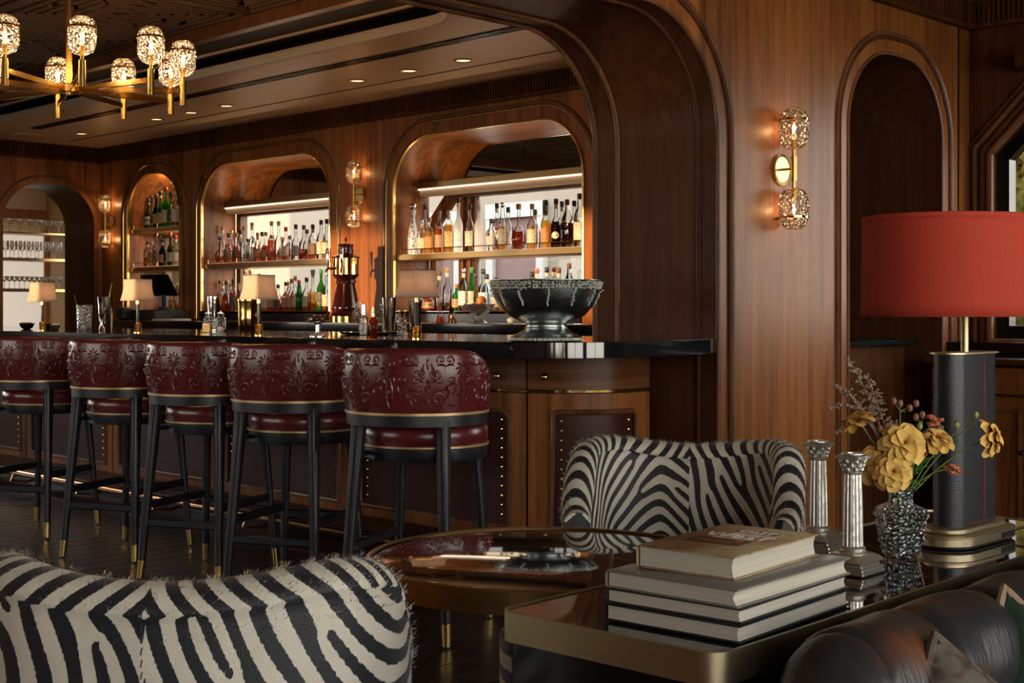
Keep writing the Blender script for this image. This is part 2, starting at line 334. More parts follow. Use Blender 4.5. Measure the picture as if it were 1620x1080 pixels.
def marble():
    mt, nt, N, L, P = nodes('black veined marble'); tc = N.new('ShaderNodeTexCoord')
    def vein(scale, width, off):
        mp = N.new('ShaderNodeMapping'); mp.inputs['Location'].default_value = off; mp.inputs['Rotation'].default_value = (0,0,.7); mp.inputs['Scale'].default_value = (1, 2.2, 1); L.new(tc.outputs['Object'], mp.inputs[0])
        nz = N.new('ShaderNodeTexNoise'); nz.inputs['Scale'].default_value = scale; nz.inputs['Detail'].default_value = 5; nz.inputs['Distortion'].default_value = .8; L.new(mp.outputs[0], nz.inputs['Vector'])
        s_ = N.new('ShaderNodeMath'); s_.operation = 'SUBTRACT'; s_.inputs[1].default_value = .5; L.new(nz.outputs['Fac'], s_.inputs[0])
        a_ = N.new('ShaderNodeMath'); a_.operation = 'ABSOLUTE'; L.new(s_.outputs[0], a_.inputs[0])
        r_ = N.new('ShaderNodeMapRange'); r_.inputs['From Min'].default_value = 0; r_.inputs['From Max'].default_value = width; r_.inputs['To Min'].default_value = 1; r_.inputs['To Max'].default_value = 0; L.new(a_.outputs[0], r_.inputs[0])
        return r_
    v1 = vein(1.3, .007, (0,0,0)); v2 = vein(3.1, .006, (4,2,1))
    ck = N.new('ShaderNodeTexNoise'); ck.inputs['Scale'].default_value = 2.3; L.new(tc.outputs['Object'], ck.inputs['Vector'])
    mx = N.new('ShaderNodeMix'); mx.data_type = 'RGBA'; mx.inputs[6].default_value = (.007,.008,.010,1); mx.inputs[7].default_value = (.03,.036,.044,1); L.new(ck.outputs['Fac'], mx.inputs[0])
    m2 = N.new('ShaderNodeMix'); m2.data_type = 'RGBA'; L.new(v1.outputs[0], m2.inputs[0]); L.new(mx.outputs[2], m2.inputs[6]); m2.inputs[7].default_value = (.30,.14,.055,1)
    h_ = N.new('ShaderNodeMath'); h_.operation = 'MULTIPLY'; h_.inputs[1].default_value = .35; L.new(v2.outputs[0], h_.inputs[0])
    m3 = N.new('ShaderNodeMix'); m3.data_type = 'RGBA'; L.new(h_.outputs[0], m3.inputs[0]); L.new(m2.outputs[2], m3.inputs[6]); m3.inputs[7].default_value = (.3,.25,.2,1)
    L.new(m3.outputs[2], P.inputs['Base Color']); P.inputs['Roughness'].default_value = .04; P.inputs['Specular IOR Level'].default_value = .9; P.inputs['Coat Weight'].default_value = .5; P.inputs['Coat Roughness'].default_value = .02
    return mt
M['marble'] = marble()
def fabric(name, col, trans=.0, weave=900):
    mt, nt, N, L, P = nodes(name); P.inputs['Base Color'].default_value = (*col, 1); P.inputs['Roughness'].default_value = .85
    tc = N.new('ShaderNodeTexCoord'); mp = N.new('ShaderNodeMapping'); mp.inputs['Scale'].default_value = (300, 300, 60); nz = N.new('ShaderNodeTexNoise'); nz.inputs['Scale'].default_value = 1; L.new(tc.outputs['Object'], mp.inputs[0]); L.new(mp.outputs[0], nz.inputs['Vector'])
    hs = N.new('ShaderNodeHueSaturation'); hs.inputs['Color'].default_value = (*col, 1); mr = N.new('ShaderNodeMapRange'); mr.inputs['To Min'].default_value = .75; mr.inputs['To Max'].default_value = 1.2; L.new(nz.outputs['Fac'], mr.inputs[0]); L.new(mr.outputs[0], hs.inputs['Value']); L.new(hs.outputs[0], P.inputs['Base Color'])
    if trans:
        t_ = N.new('ShaderNodeBsdfTranslucent'); L.new(hs.outputs[0], t_.inputs[0]); mx = N.new('ShaderNodeMixShader'); mx.inputs[0].default_value = trans
        L.new(P.outputs[0], mx.inputs[1]); L.new(t_.outputs[0], mx.inputs[2]); L.new(mx.outputs[0], N['Material Output'].inputs[0])
    return mt
M['shade_red'] = fabric('vermilion lampshade fabric', (.52, .05, .022), .2)
M['shade'] = fabric('cream lampshade fabric', (.62, .5, .38), .35)
def zebra():
    mt, nt, N, L, P = nodes('zebra print hide'); at = N.new('ShaderNodeAttribute'); at.attribute_name = 'zebra'
    tc = N.new('ShaderNodeTexCoord'); nz = N.new('ShaderNodeTexNoise'); nz.inputs['Scale'].default_value = 220; L.new(tc.outputs['Object'], nz.inputs['Vector'])
    ad = N.new('ShaderNodeMath'); ad.operation = 'MULTIPLY_ADD'; ad.inputs[1].default_value = .30; L.new(nz.outputs['Fac'], ad.inputs[0]); L.new(at.outputs['Fac'], ad.inputs[2])
    rp = N.new('ShaderNodeValToRGB'); e = rp.color_ramp.elements; e[0].position = .60; e[1].position = .68; e[0].color = (.008,.009,.012,1); e[1].color = (.64,.60,.50,1); L.new(ad.outputs[0], rp.inputs[0])
    n2 = N.new('ShaderNodeTexNoise'); n2.inputs['Scale'].default_value = 9; n2.inputs['Detail'].default_value = 4; L.new(tc.outputs['Object'], n2.inputs['Vector'])
    hs = N.new('ShaderNodeHueSaturation'); mr = N.new('ShaderNodeMapRange'); mr.inputs['To Min'].default_value = .7; mr.inputs['To Max'].default_value = 1.25; L.new(n2.outputs['Fac'], mr.inputs[0]); L.new(mr.outputs[0], hs.inputs['Value']); L.new(rp.outputs[0], hs.inputs['Color'])
    L.new(hs.outputs[0], P.inputs['Base Color']); P.inputs['Roughness'].default_value = .55; P.inputs['Sheen Weight'].default_value = .15
    bp = N.new('ShaderNodeBump'); bp.inputs['Strength'].default_value = .25; bp.inputs['Distance'].default_value = .003; n3 = N.new('ShaderNodeTexNoise'); n3.inputs['Scale'].default_value = 400; L.new(tc.outputs['Object'], n3.inputs['Vector']); L.new(n3.outputs['Fac'], bp.inputs['Height']); L.new(bp.outputs[0], P.inputs['Normal'])
    return mt
M['zebra'] = zebra()

# ================================================================== SETTING
def wy(Y, sgn=1): return lambda a, z, t: (a, Y+t*sgn, z)
def wx(X, sgn=1): return lambda a, z, t: (X+t*sgn, a, z)
H = 2.9
NICHES = [(-12.525, -11.537, 2.56, .42), (-11.145, -9.17, 2.56, .42), (-8.33, -6.3, 2.57, .42)]
NZ = 1.2
o = slab('wall_back', rect(-13.1, -4.2, 0, H+.1), [arch(a, b, NZ, t, r) for a, b, t, r in NICHES], .37, wy(7), M['walnut']); struct(o)
wall_back = o
for k, (a, b, t, r) in enumerate(NICHES):
    m = sweep(arch(a, b, 1.13, t, r, d=.125), roundprof(.017, 8, 0, 0), wy(7, -1)); m.build('moulding', M['trim'], wall_back)
    m = sweep(arch(a, b, 1.13, t, r, d=.10), roundprof(.007, 6, 0, 0), wy(7, -1)); m.build('moulding', M['brass'], wall_back)
    m = sweep(arch(a, b, NZ, t, r), [(-.002, -.012), (.014, -.012), (.014, .012), (.004, .017), (-.002, .012)], wy(7, -1)); m.build('edge_bead', M['brass'], wall_back)
    m = MB().box(((a+b)/2, 7.17, NZ-.01), (b-a, .40, .02)); m.build('niche_sill', M['stone'], wall_back)
    m = MB().box(((a+b)/2, 6.985, 1.155), (b-a-.02, .03, .078)); m.build('splash_panel', M['void'], wall_back)
def flutes(name, p0, p1, nrm, parent, z0=2.765, z1=2.885, step=.028):
    p0 = Vector(p0); p1 = Vector(p1); d = p1-p0; n = int(d.length/step); d.normalize(); m = MB(); rz = atan2(d.y, d.x); nv = Vector(nrm)
    mid = (p0+p1)/2; L_ = (p1-p0).length
    for zz in (z0-.012, z1+.008): m.box((mid.x+nv.x*.02, mid.y+nv.y*.02, zz), (L_, .04, .024), rz)
    m.box((mid.x+nv.x*.004, mid.y+nv.y*.004, (z0+z1)/2), (L_, .008, z1-z0), rz)
    for i in range(n):
        q = p0+d*(step*(i+.5)); m.box((q.x+nv.x*.018, q.y+nv.y*.018, (z0+z1)/2), (step*.6, .024, z1-z0), rz)
    return m.build('reeded_frieze', M['walnut_dark'], parent, smooth=0, kind='stuff')
fr = bpy.data.objects.new('trim_1', None); COL.objects.link(fr); struct(fr)
flutes('', (-13.1, 7, 0), (-4.2, 7, 0), (0, -1, 0), fr)
flutes('', (-13.1, 7, 0), (-13.1, -1.4, 0), (1, 0, 0), fr)
flutes('', (-3.5, 7.06, 0), (-3.5, 2.6, 0), (1, 0, 0), fr)
flutes('', (-3.5, 7.06, 0), (0, 7.06, 0), (0, -1, 0), fr)

def hexwin(a0, a1, z0, z1, c): return [(a0, z0), (a1, z0), (a1, z1-c), (a1-c, z1), (a0+c, z1), (a0, z1-c)]
LA = (5.95, 6.93, 2.50, .42)
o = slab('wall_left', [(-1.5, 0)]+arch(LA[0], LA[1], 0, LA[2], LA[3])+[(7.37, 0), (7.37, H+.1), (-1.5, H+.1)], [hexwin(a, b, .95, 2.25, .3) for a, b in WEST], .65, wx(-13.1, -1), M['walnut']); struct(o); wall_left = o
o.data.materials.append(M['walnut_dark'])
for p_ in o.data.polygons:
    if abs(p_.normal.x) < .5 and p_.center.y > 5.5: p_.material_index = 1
sweep(arch(LA[0], LA[1], 0, LA[2], LA[3], d=.015), roundprof(.016, 8), wx(-13.73, 1)).build('edge_bead', M['brass'], wall_left)
sweep(arch(LA[0], LA[1], 0, LA[2], LA[3], d=.07), roundprof(.012, 8), wx(-13.1, 1)).build('moulding', M['trim'], wall_left)
def window(name, poly, fn, glass_t=.1, mull=None, parent=None, frame='cream'):
    w_ = bpy.data.objects.new(name, None); COL.objects.link(w_); struct(w_)
    sweep(poly, [(0, -.02), (.07, -.02), (.07, .06), (0, .06)], fn, True).build('window_frame', M[frame], w_)
    V = [fn(a, z, .02) for a, z in poly]; MB().add(V, [tuple(range(len(V)))]).build('pane', M['g_pane'], w_, smooth=0)
    if mull:
        for a, z0, z1 in mull:
            m = MB(); P = [fn(a-.03, z0, 0), fn(a+.03, z0, 0), fn(a+.03, z1, 0), fn(a-.03, z1, 0), fn(a-.03, z0, .05), fn(a+.03, z0, .05), fn(a+.03, z1, .05), fn(a-.03, z1, .05)]
            m.add(P, [(3,2,1,0),(4,5,6,7),(0,1,5,4),(1,2,6,5),(2,3,7,6),(3,0,4,7)]).build('mullion', M[frame], w_)
    return w_
WN = 0
for k, (a, b) in enumerate(WEST):
    WN += 1; p = hexwin(a, b, .95, 2.25, .3); window('window_%d' % WN, p, wx(-13.35, -1), mull=[(a+(b-a)*q_/3, .95, 2.25) for q_ in (1, 2)] if b-a > 2 else None)
    for j, d_ in enumerate((.03, .075, .12)): sweep(p, roundprof(.02, 6, -d_), wx(-13.1, 1), True).build('moulding', M['trim'], wall_left)
o = slab('wall_front', rect(-13.1, -4.2, 0, H+.1), [rect(a, b, 1.17, 2.02) for a, b in SOUTH], .3, wy(-1.5, -1), M['walnut']); struct(o)
for a, b in SOUTH: WN += 1; window('window_%d' % WN, rect(a, b, 1.17, 2.02), wy(-1.6, -1), frame='void')
# wall between bar and lounge: great arch and blind arch
A1 = (.4, 4.75, 2.46, .5); A2 = (5.81, 6.75, 2.5, .4)
o = slab('wall_middle', [(-5.5, 0)]+arch(A1[0], A1[1], 0, A1[2], A1[3], 20)+arch(A2[0], A2[1], 0, A2[2], A2[3], 16)+[(7.06, 0), (7.06, H+.1), (-5.5, H+.1)], [], .7, wx(-3.5, -1), M['walnut']); struct(o); pier = o
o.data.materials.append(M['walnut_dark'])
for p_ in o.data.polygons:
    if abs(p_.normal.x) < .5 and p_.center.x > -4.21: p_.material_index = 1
for d_, r_, mt_ in ((.085, .012, 'walnut_dark'), (.105, .013, 'trim')):
    for (a, b, t, r) in (A1, A2): sweep(arch(a, b, 0, t, r, 20, d=d_), roundprof(r_, 8), wx(-3.5, 1)).build('moulding', M[mt_], pier)
for (a, b, t, r) in (A1, A2): sweep(arch(a, b, 0, t, r, 20, d=.004), roundprof(.009, 8), wx(-3.5, 1)).build('edge_bead', M['trim'], pier)
sweep(arch(*A1[:2], 0, *A1[2:], 20), roundprof(.012, 8, -.002), wx(-4.06, 1)).build('moulding', M['trim'], pier)
sweep(arch(*A1[:2], 0, *A1[2:], 20), roundprof(.010, 8, -.002), wx(-3.6, 1)).build('moulding', M['walnut_dark'], pier)
sweep(arch(*A1[:2], 0, *A1[2:], 20), roundprof(.014, 8, .0), wx(-4.2, -1)).build('edge_bead', M['trim'], pier)
# the horizontal-grained panel set in the jamb above the counter and the blind arch back
MB().box((-3.83, 4.747, 1.17), (.44, .006, .165)).build('jamb_panel', M['walnut_dark'], pier)
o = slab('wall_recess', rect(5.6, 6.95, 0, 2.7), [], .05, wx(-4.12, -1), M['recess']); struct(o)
for yy in (6.93,): MB().box((-3.498, yy, 1.4), (.008, .006, 2.78)).build('panel_joint', M['void'], pier)
# north window wall with chamfered window
NW = hexwin(-3.36, -1.3, 1.05, 2.45, .4)
o = slab('wall_right', rect(-3.5, 4.3, 0, H+.1), [NW], .08, wy(7.06), M['walnut_dark']); struct(o); wall_right = o
for d_, r_, mt_ in ((.02, .022, 'trim'), (.065, .02, 'walnut_dark'), (.105, .018, 'trim'), (.14, .014, 'walnut_dark')): sweep(NW, roundprof(r_, 8, -d_), wy(7.06, -1), True).build('moulding', M[mt_], wall_right)
MB().box((-1.5, 6.93, 1.01), (4.0, .26, .05)).build('window_sill', M['void'], wall_right)
MB().box((-1.2, 6.96, 2.52), (3.9, .2, .09)).build('pelmet', M['walnut_dark'], wall_right)
WN += 1; window('window_%d' % WN, NW, wy(7.12), frame='void')
o = slab('wall_east', rect(-5.5, 7.3, 0, H+.1), [rect(a, b, .7, 2.6) for a, b in EAST], .3, wx(2.6), M['walnut']); struct(o)
for a, b in EAST: WN += 1; window('window_%d' % WN, rect(a, b, .7, 2.6), wx(2.7), mull=[((a+b)/2, .7, 2.6)])
o = slab('wall_south', rect(-3.5, 4.3, 0, H+.1), [], .2, wy(-5.5, -1), M['walnut']); struct(o)
# ceilings
hole = rrect(-12.35, -5.5, .5, 5.37, .6, 14)
ceil = struct(slab('ceiling', rect(-13.2, -4.1, -1.6, 7.05), [hole], .06, lambda a, b, t: (a, b, H+t), M['ceil']))
inner = rrect(-12.2, -5.65, .65, 5.22, .45, 14)
sweep(hole, [(-.001, 0), (.03, 0), (.03, .05), (-.001, .05)], lambda a, b, o_: (a, b, H-.012+o_), True).build('coffer_lip', M['cream'], ceil)
sweep(inner, [(0, 0), (.02, 0), (.02, .03), (0, .03)], lambda a, b, o_: (a, b, 2.985+o_), True).build('coffer_bead', M['ceil'], ceil)
slab('coffer_panel', rrect(-12.45, -5.4, .4, 5.47, .6, 10), [rect(-12.0, -6.05, .95, 4.92)], .03, lambda a, b, t: (a, b, 3.0+t), M['ebony'], ceil)
sweep(rrect(-12.0, -6.05, .95, 4.92, .02, 1), [(-.035, -.03), (.035, -.03), (.035, .05), (-.035, .05)], lambda a, b, o_: (a, b, 3.02+o_), True).build('coffer_frame', M['trim'], ceil)
sweep(rrect(-12.45, -5.4, .4, 5.47, .6, 10), [(0, 0), (-.02, 0), (-.02, .32), (0, .32)], lambda a, b, o_: (a, b, 2.955+o_), True).build('coffer_side', M['void'], ceil)
slab('coffer_top', rrect(-12.45, -5.4, .4, 5.47, .6, 10), [], .02, lambda a, b, t: (a, b, 3.2+t), M['void'], ceil)
fret = MB(); PW = 1.19; Hh = PW/2-.02
for q in range(4):
    ca, sa = (1,0,-1,0)[q], (0,1,0,-1)[q]
    def put(cx_, cy_, lx, ly): fret.box((cx_*ca-cy_*sa, cx_*sa+cy_*ca, .0), (lx if q%2 == 0 else ly, ly if q%2 == 0 else lx, .02))
    put(Hh, 0, .05, PW)
    for j in range(8):
        d_ = Hh-.085-.066*j
        if d_ < .05: break
        L_ = 2*d_-.05
        put(d_, L_/4+.02*(j%2), .03, L_/2) if j%2 else put(d_, 0, .03, L_)
        if j%2: put(d_, -L_/4-.03, .03, L_/3)
    put(.04, .1, .03, .12); put(.12, .05, .16, .03)
fme = fret.mesh('fret_panel', M['fretwood'], 0)
for i in range(5):
    for j in range(4):
        f_ = bpy.data.objects.new('fret_panel', fme); COL.objects.link(f_); f_.parent = ceil; f_.location = (-11.405+i*PW, 4.92-.595-j*PW, 3.085)
m = MB()
for dy in (0, .035, .07): m.box((-8.6, 5.74+dy, H-.004), (6.9, .012, .012))
m.box((-8.6, 5.775, H+.001), (6.9, .085, .008)); m.build('air_slot', M['void'], ceil, smooth=0, kind='stuff')
MB().box((-9.3, 6.47, H-.001), (6.9, .008, .006)).build('ceiling_joint', M['void'], ceil)
MB().lathe([(.135, 0), (.15, 0), (.15, -.006), (.135, -.006)], (-12.6, 5.95, H), 28).build('speaker_grille', M['ceil'], ceil)
struct(slab('ceiling_lounge', rect(-4.2, 4.3, -5.5, 7.3), [], .06, lambda a, b, t: (a, b, H+t), M['ceil']))
for k, x in enumerate((-12.085, -10.704, -10.14, -9.6, -7.87, -7.29, -6.726)):
    t_ = thing('downlight', (x, 6.26, H), 'recessed ceiling downlight, %s along the row above the back bar' % ['leftmost', 'second from left', 'third from left', 'fourth from left', 'third from right', 'second from right', 'rightmost'][k], 'ceiling light', 'recessed downlights')
    MB().lathe([(.052, 0), (.066, 0), (.066, -.006), (.056, -.01), (.052, -.004)], (0,0,0), 24, cap=False).build('trim_ring', M['bronze'], t_)
    MB().lathe([(.052, -.002), (.03, -.003), (.002, -.003)], (0,0,0), 24).build('lens', M['lampdisc'], t_)

# floor: boards laid toward the back wall
fl = struct(MB().box((-4.6, 1, -.03), (18.6, 13, .04)).build('floor', M['void'], smooth=0))
bw = .128; x = -9.4; n_ = 0; cache = {}; rest = MB()
bx = -13.4
while bx < 4.2:
    y = -5.4+random.uniform(0, 1.4)
    while y < 7.0:
        L_ = random.choice((1.2, 1.5, 1.8, 2.1)); y1 = min(y+L_, 7.05)
        if -8.2 < bx < -1.6 and y1 > .6 and y < 4.3 and n_ < 240:
            key = round(y1-y, 2)
            if key not in cache: cache[key] = MB().box((0, 0, -.0075), (bw-.004, key-.004, .015), bev=.0015).mesh('plank', M['floor'], 0)
            p_ = bpy.data.objects.new('plank', cache[key]); COL.objects.link(p_); p_.parent = fl; p_.location = (bx+bw/2, (y+y1)/2, random.uniform(-.0005, 0)); n_ += 1
        else: rest.box((bx+bw/2, (y+y1)/2, -.0075), (bw-.004, y1-y-.004, .015))
        y = y1
    bx += bw
rest.build('plank_field', M['floor'], fl, smooth=0, kind='stuff')

# outside: hillside and neighbouring house seen through panes and in the mirror
def foliage():
    mt, nt, N, L, P = nodes('autumn woodland'); tc = N.new('ShaderNodeTexCoord'); vo = N.new('ShaderNodeTexVoronoi'); vo.inputs['Scale'].default_value = 2.2; L.new(tc.outputs['Object'], vo.inputs['Vector'])
    nz = N.new('ShaderNodeTexNoise'); nz.inputs['Scale'].default_value = 5; nz.inputs['Detail'].default_value = 6; L.new(tc.outputs['Object'], nz.inputs['Vector'])
    rp = N.new('ShaderNodeValToRGB'); e = rp.color_ramp.elements; e[0].color = (.003,.005,.0015,1); e[1].color = (.050,.040,.009,1); e[0].position = .35; e[1].position = .62; L.new(nz.outputs['Fac'], rp.inputs[0])
    L.new(rp.outputs[0], P.inputs['Base Color']); P.inputs['Roughness'].default_value = .9; P.inputs['Specular IOR Level'].default_value = 0; return mt
M['foliage'] = foliage()
def hill(name, x0, x1, y0, slope, label, flip=False):
    def f(u, v):
        a = x0+(x1-x0)*u; z = -3+11*v; b = y0+slope*v*6
        n1 = noise.noise((a*1.6, z*1.6, 3.1)); n2 = noise.noise((a*4.1, z*4.1, 1.0)); b -= .9*n1+.35*n2
        z += .5*n1
        return (b, a, z) if flip else (a, b, z)
    h_ = MB().grid(f, 110, 80).build(name, M['foliage'], smooth=180); tag(h_, label, 'hillside')
hill('wooded_hillside', -16, 3, 17, 1.4, 'wooded autumn hillside seen through the window at the right')
hill('wooded_slope', -34, -4, 27, 1.6, 'wooded autumn slope seen behind the bottles past the pale house')
hs_ = thing('neighbour_house', (-18.6, 13.2, 0), 'pale neighbouring house with white framed doors, seen behind the bottles', 'house')
M['stucco'] = mat('cream stucco', (.215, .168, .118), .8, bump=(6, .3)); M['pinkdoor'] = mat('faded pink render', (.15, .085, .07), .8)
MB().box((0, .15, 1.5), (13.0, .3, 9)).build('wall', M['stucco'], hs_)
for x0, x1, zt in ((-15.6, -14.15, 2.62), (-13.62, -12.52, 2.68)):
    xc = (x0+x1)/2+18.6; fr_ = MB()
    for a, b in ((x0+18.6, x0+18.6+.13), (x1+18.6-.13, x1+18.6)): fr_.box(((a+b)/2, -.05, zt/2), (b-a, .1, zt))
    fr_.box((xc, -.05, zt-.1), (x1-x0, .12, .2)); f2 = fr_.build('door_frame', M['offwhite'], hs_)
    MB().box((xc, -.015, (zt-.2)/2), (x1-x0-.26, .03, zt-.2)).build('door', M['pinkdoor'], f2)
struct(MB().box((-12, 10, -3.2), (60, 70, .1)).build('ground', M['foliage']))
# glass-rack room beyond the left arch
struct(MB().box((-17.55, 6.2, 1.45), (.1, 6, 2.9)).build('wall_pantry', M['pantry']))
struct(MB().box((-15.6, 8.6, 1.45), (4, .1, 2.9)).build('wall_pantry_side', M['pantry']))
struct(MB().box((-15.8, 8.68, 1.6), (4.9, .06, 3.2)).build('wall_outside', M['stucco']))
struct(MB().box((-15.6, 3.6, 1.45), (4, .1, 2.9)).build('wall_pantry_near', M['pantry']))
struct(MB().box((-15.6, 6.1, 2.96), (4, 5.1, .1)).build('ceiling_pantry', M['pantry']))
MB().box((-17.46, 6.6, 2.5), (.08, 4, .12)).build('picture_rail', M['walnut'], None).__setitem__('kind', 'structure')
o = bpy.data.objects['wall_pantry']
wd = bpy.data.objects.new('window_20', None); COL.objects.link(wd); struct(wd)
MB().box((-17.47, 8.05, 1.5), (.04, .9, 1.5)).build('pane', M['glow'], wd)
for yy in (7.58, 8.52): MB().box((-17.44, yy, 1.5), (.06, .06, 1.56)).build('window_frame', M['walnut'], wd)
point('pantry_lamp', (-15.3, 6.2, 2.6), 9, (1, .66, .34), .2)

# ================================================================== BAR
CT = 1.083; BT = 1.115
cpath = [(-13.05, 3.55), (-5.2, 3.55), (-4.4, 3.552), (-4.1, 3.56), (-3.85, 3.575), (-3.66, 3.615), (-3.53, 3.68), (-3.44, 3.77), (-3.385, 3.89), (-3.37, 4.05), (-3.38, 4.3), (-3.42, 4.55), (-3.5, 4.745)]
out = cpath+[(-13.05, 4.745)]
ct = slab('bar_counter', out, [], .062, lambda a, b, t: (a, b, CT-.062+t), M['stone'])
bv = ct.modifiers.new('bevel', 'BEVEL'); bv.width = .008; bv.segments = 2; bv.limit_method = 'ANGLE'; bv.angle_limit = R(50)
tag(ct, 'long polished black stone bar counter with a rounded end', 'bar counter')
# cabinets under the counter follow a front path
fp = [(-13.05, 4.19), (-4.45, 4.19)]
for k in range(1, 17):
    a = pi/2*k/16; fp.append((-4.45+.58*sin(a)**1.05, 4.19+.40*(1-cos(a))**1.0))
fp.append((-3.87, 4.75))
seg = [0]
for i in range(1, len(fp)): seg.append(seg[-1]+math.dist(fp[i], fp[i-1]))
def onp(s, o):
    s = max(0, min(seg[-1]-1e-6, s)); i = 0
    while seg[i+1] < s: i += 1
    k = (s-seg[i])/(seg[i+1]-seg[i]); a, b = fp[i], fp[i+1]
    x, y = a[0]+(b[0]-a[0])*k, a[1]+(b[1]-a[1])*k
    def nrm(j):
        j = max(0, min(len(fp)-2, j)); d = Vector((fp[j+1][0]-fp[j][0], fp[j+1][1]-fp[j][1])).normalized(); return Vector((d.y, -d.x))
    n0 = (nrm(i-1)+nrm(i)).normalized(); n1 = (nrm(i)+nrm(i+1)).normalized(); n = (n0*(1-k)+n1*k).normalized()
    return x+n.x*o, y+n.y*o
def pslab(mb, s0, s1, z0, z1, o0, o1, m=0):
    n = max(2, int((s1-s0)/.05)+1) if s1 > 8.5 else 2
    def f(u, v):
        s = s0+(s1-s0)*u; o_, z = [(o0, z0), (o1, z0), (o1, z1), (o0, z1)][int(round(v*4))%4]
        x, y = onp(s, o_); return (x, y, z)
    return mb.grid(f, n, 4, cv=True, m=m, capu=True)
def fpm(a, z, o): x, y = onp(a, o); return (x, y, z)
S1 = seg[-1]; SE = 8.6+.30; ordn = ['rightmost', 'second', 'third', 'fourth', 'fifth', 'sixth', 'seventh', 'eighth']
units = [(SE, S1)]+[(SE-1.18*(k+1), SE-1.18*k) for k in range(7)]
for k, (s0, s1) in enumerate(units):
    lab = 'curved walnut corner cabinet with studded leather door under the rounded counter end' if k == 0 else 'walnut bar-front cabinet with studded leather door, %s flat one from the right end' % ['', 'first', 'second', 'third', 'fourth', 'fifth', 'sixth', 'seventh'][k]
    t_ = thing('bar_cabinet', (0, 0, 0), lab, 'cabinet', 'bar-front cabinets')
    m = MB(); pslab(m, s0, s1, .12, CT-.063, -.30 if k else -.12, -.02); m.build('carcass', M['walnut_dark'], t_)
    nd = 1
    pslab(MB(), s0+.004, s1-.004, .858, 1.015, -.02, 0).build('drawer', M['walnut_h'], t_) if k == 0 else None
    if k:
        mid = (s0+s1)/2
        for a, b in ((s0+.004, mid-.003), (mid+.003, s1-.004)):
            dr = pslab(MB(), a, b, .858, 1.015, -.02, 0).build('drawer', M['walnut_h'], t_)
            x, y = onp((a+b)/2+(b-a)*.3, 0); m = MB().cyl((x, y, .915), (x, y-.02, .915), .005); m.ball((x, y-.032, .915), .017, 10); m.build('knob', M['brass_pol'], dr)
    else:
        dr = [c for c in t_.children if c.name.startswith('drawer')][0]
        s_ = s0+.09; x, y = onp(s_, 0); x2, y2 = onp(s_, .02); x3, y3 = onp(s_, .032)
        m = MB().cyl((x, y, .915), (x2, y2, .915), .005); m.ball((x3, y3, .915), .019, 10); m.build('knob', M['brass_pol'], dr)
    pslab(MB(), s0+.002, s1-.002, .845, .856, -.03, .003).build('brass_strip', M['brass_pol'], t_)
    d0, d1 = s0+.006, s1-.006
    dm = MB(); q0, q1 = (s0+.085, s1-.085) if k else (s0+.11, S1-.10)
    pslab(dm, d0, q0, .2, .84, -.02, 0); pslab(dm, q1, d1, .2, .84, -.02, 0); pslab(dm, q0, q1, .76, .84, -.02, 0); pslab(dm, q0, q1, .2, .25, -.02, 0)
    door = dm.build('door', M['walnut'], t_)
    pslab(MB(), q0, q1, .25, .76, -.02, -.010).build('leather_panel', M['leather_panel'], door)
    rr_ = [(q0, .25), (q1, .25)]+[(q1-.05+.05*cos(a), .71+.05*sin(a)) for a in [pi/2*i/5 for i in range(6)]]+[(q0+.05-.05*sin(a), .71+.05*cos(a)) for a in [pi/2*i/5 for i in range(6)]]
    if k == 0:
        nn_ = 16; rr_ = [(q0+(q1-q0)*i/nn_, .25) for i in range(nn_+1)]+[(q1, .72)]+[(q1-.03+.03*cos(a), .73+.03*sin(a)) for a in (.5, 1.1)]+[(q1-.03-(q1-q0-.06)*i/nn_, .76) for i in range(nn_+1)]+[(q0+.01, .75)]
    sweep(rr_, roundprof(.012, 8, 0), fpm, True).build('panel_moulding', M['trim'], door)
    nl = MB(); zz = .72
    while zz > .26:
        for s_ in (q0+.045, q1-.045): x, y = onp(s_, -.008); nl.ball((x, y, zz), .0065, 4)
        zz -= .042
    s_ = q0+.045
    nl.build('nail_heads', M['brass_pol'], door, kind='stuff')
m = MB(); pslab(m, .0, S1, .0, .13, -.22, -.10); tag(m.build('bar_plinth', M['void']), 'black recessed plinth along the foot of the bar', 'plinth')
m = MB(); m.tube([onp(s, .19)+(.145,) for s in [0, 4, 8, 8.4]+[8.5+.04*i for i in range(20)] if s < S1-.18], .022, 12)
t_ = thing('foot_rail', (0, 0, 0), 'round brass foot rail running along the foot of the bar', 'foot rail'); m.build('rail', M['copper'], t_)
for i in range(10):
    s_ = .8+.9*i; a = onp(s_, -.1); b = onp(s_, .19); c = onp(s_, .10)
    MB().tube([(a[0], a[1], .10), (c[0], c[1], .07), (b[0], b[1]-.02, .09), (b[0], b[1], .125)], .009, 8).build('bracket', M['brass_pol'], t_)
m = MB(); pslab(m, .0, 8.9, .0, .02, -.10, .16); tag(m.build('kick_step', M['walnut_dark']), 'low dark timber step under the brass foot rail', 'step')

# back counter
bc = MB().box(((-11.85-4.22)/2, 6.67, BT-.034), (7.63, .64, .068), bev=.006).build('back_counter', M['stone']); tag(bc, 'black stone back-bar worktop below the bottle niches', 'worktop')
for k in range(6):
    x0 = -11.8+1.26*k; t_ = thing('back_bar_cabinet', (x0+.63, 6.7, 0), 'dark walnut back-bar base unit, %s from left' % ['first', 'second', 'third', 'fourth', 'fifth', 'sixth'][k], 'cabinet', 'back-bar base units')
    MB().box((0, 0, .56), (1.25, .56, .96)).build('carcass', M['walnut_dark'], t_)
    for s_ in (-1, 1): d_ = MB().box((s_*.312, -.29, .52), (.61, .02, .86), bev=.003).build('door', M['walnut'], t_); MB().ball((s_*.04, -.31, .8), .012, 8).build('knob', M['brass'], d_)

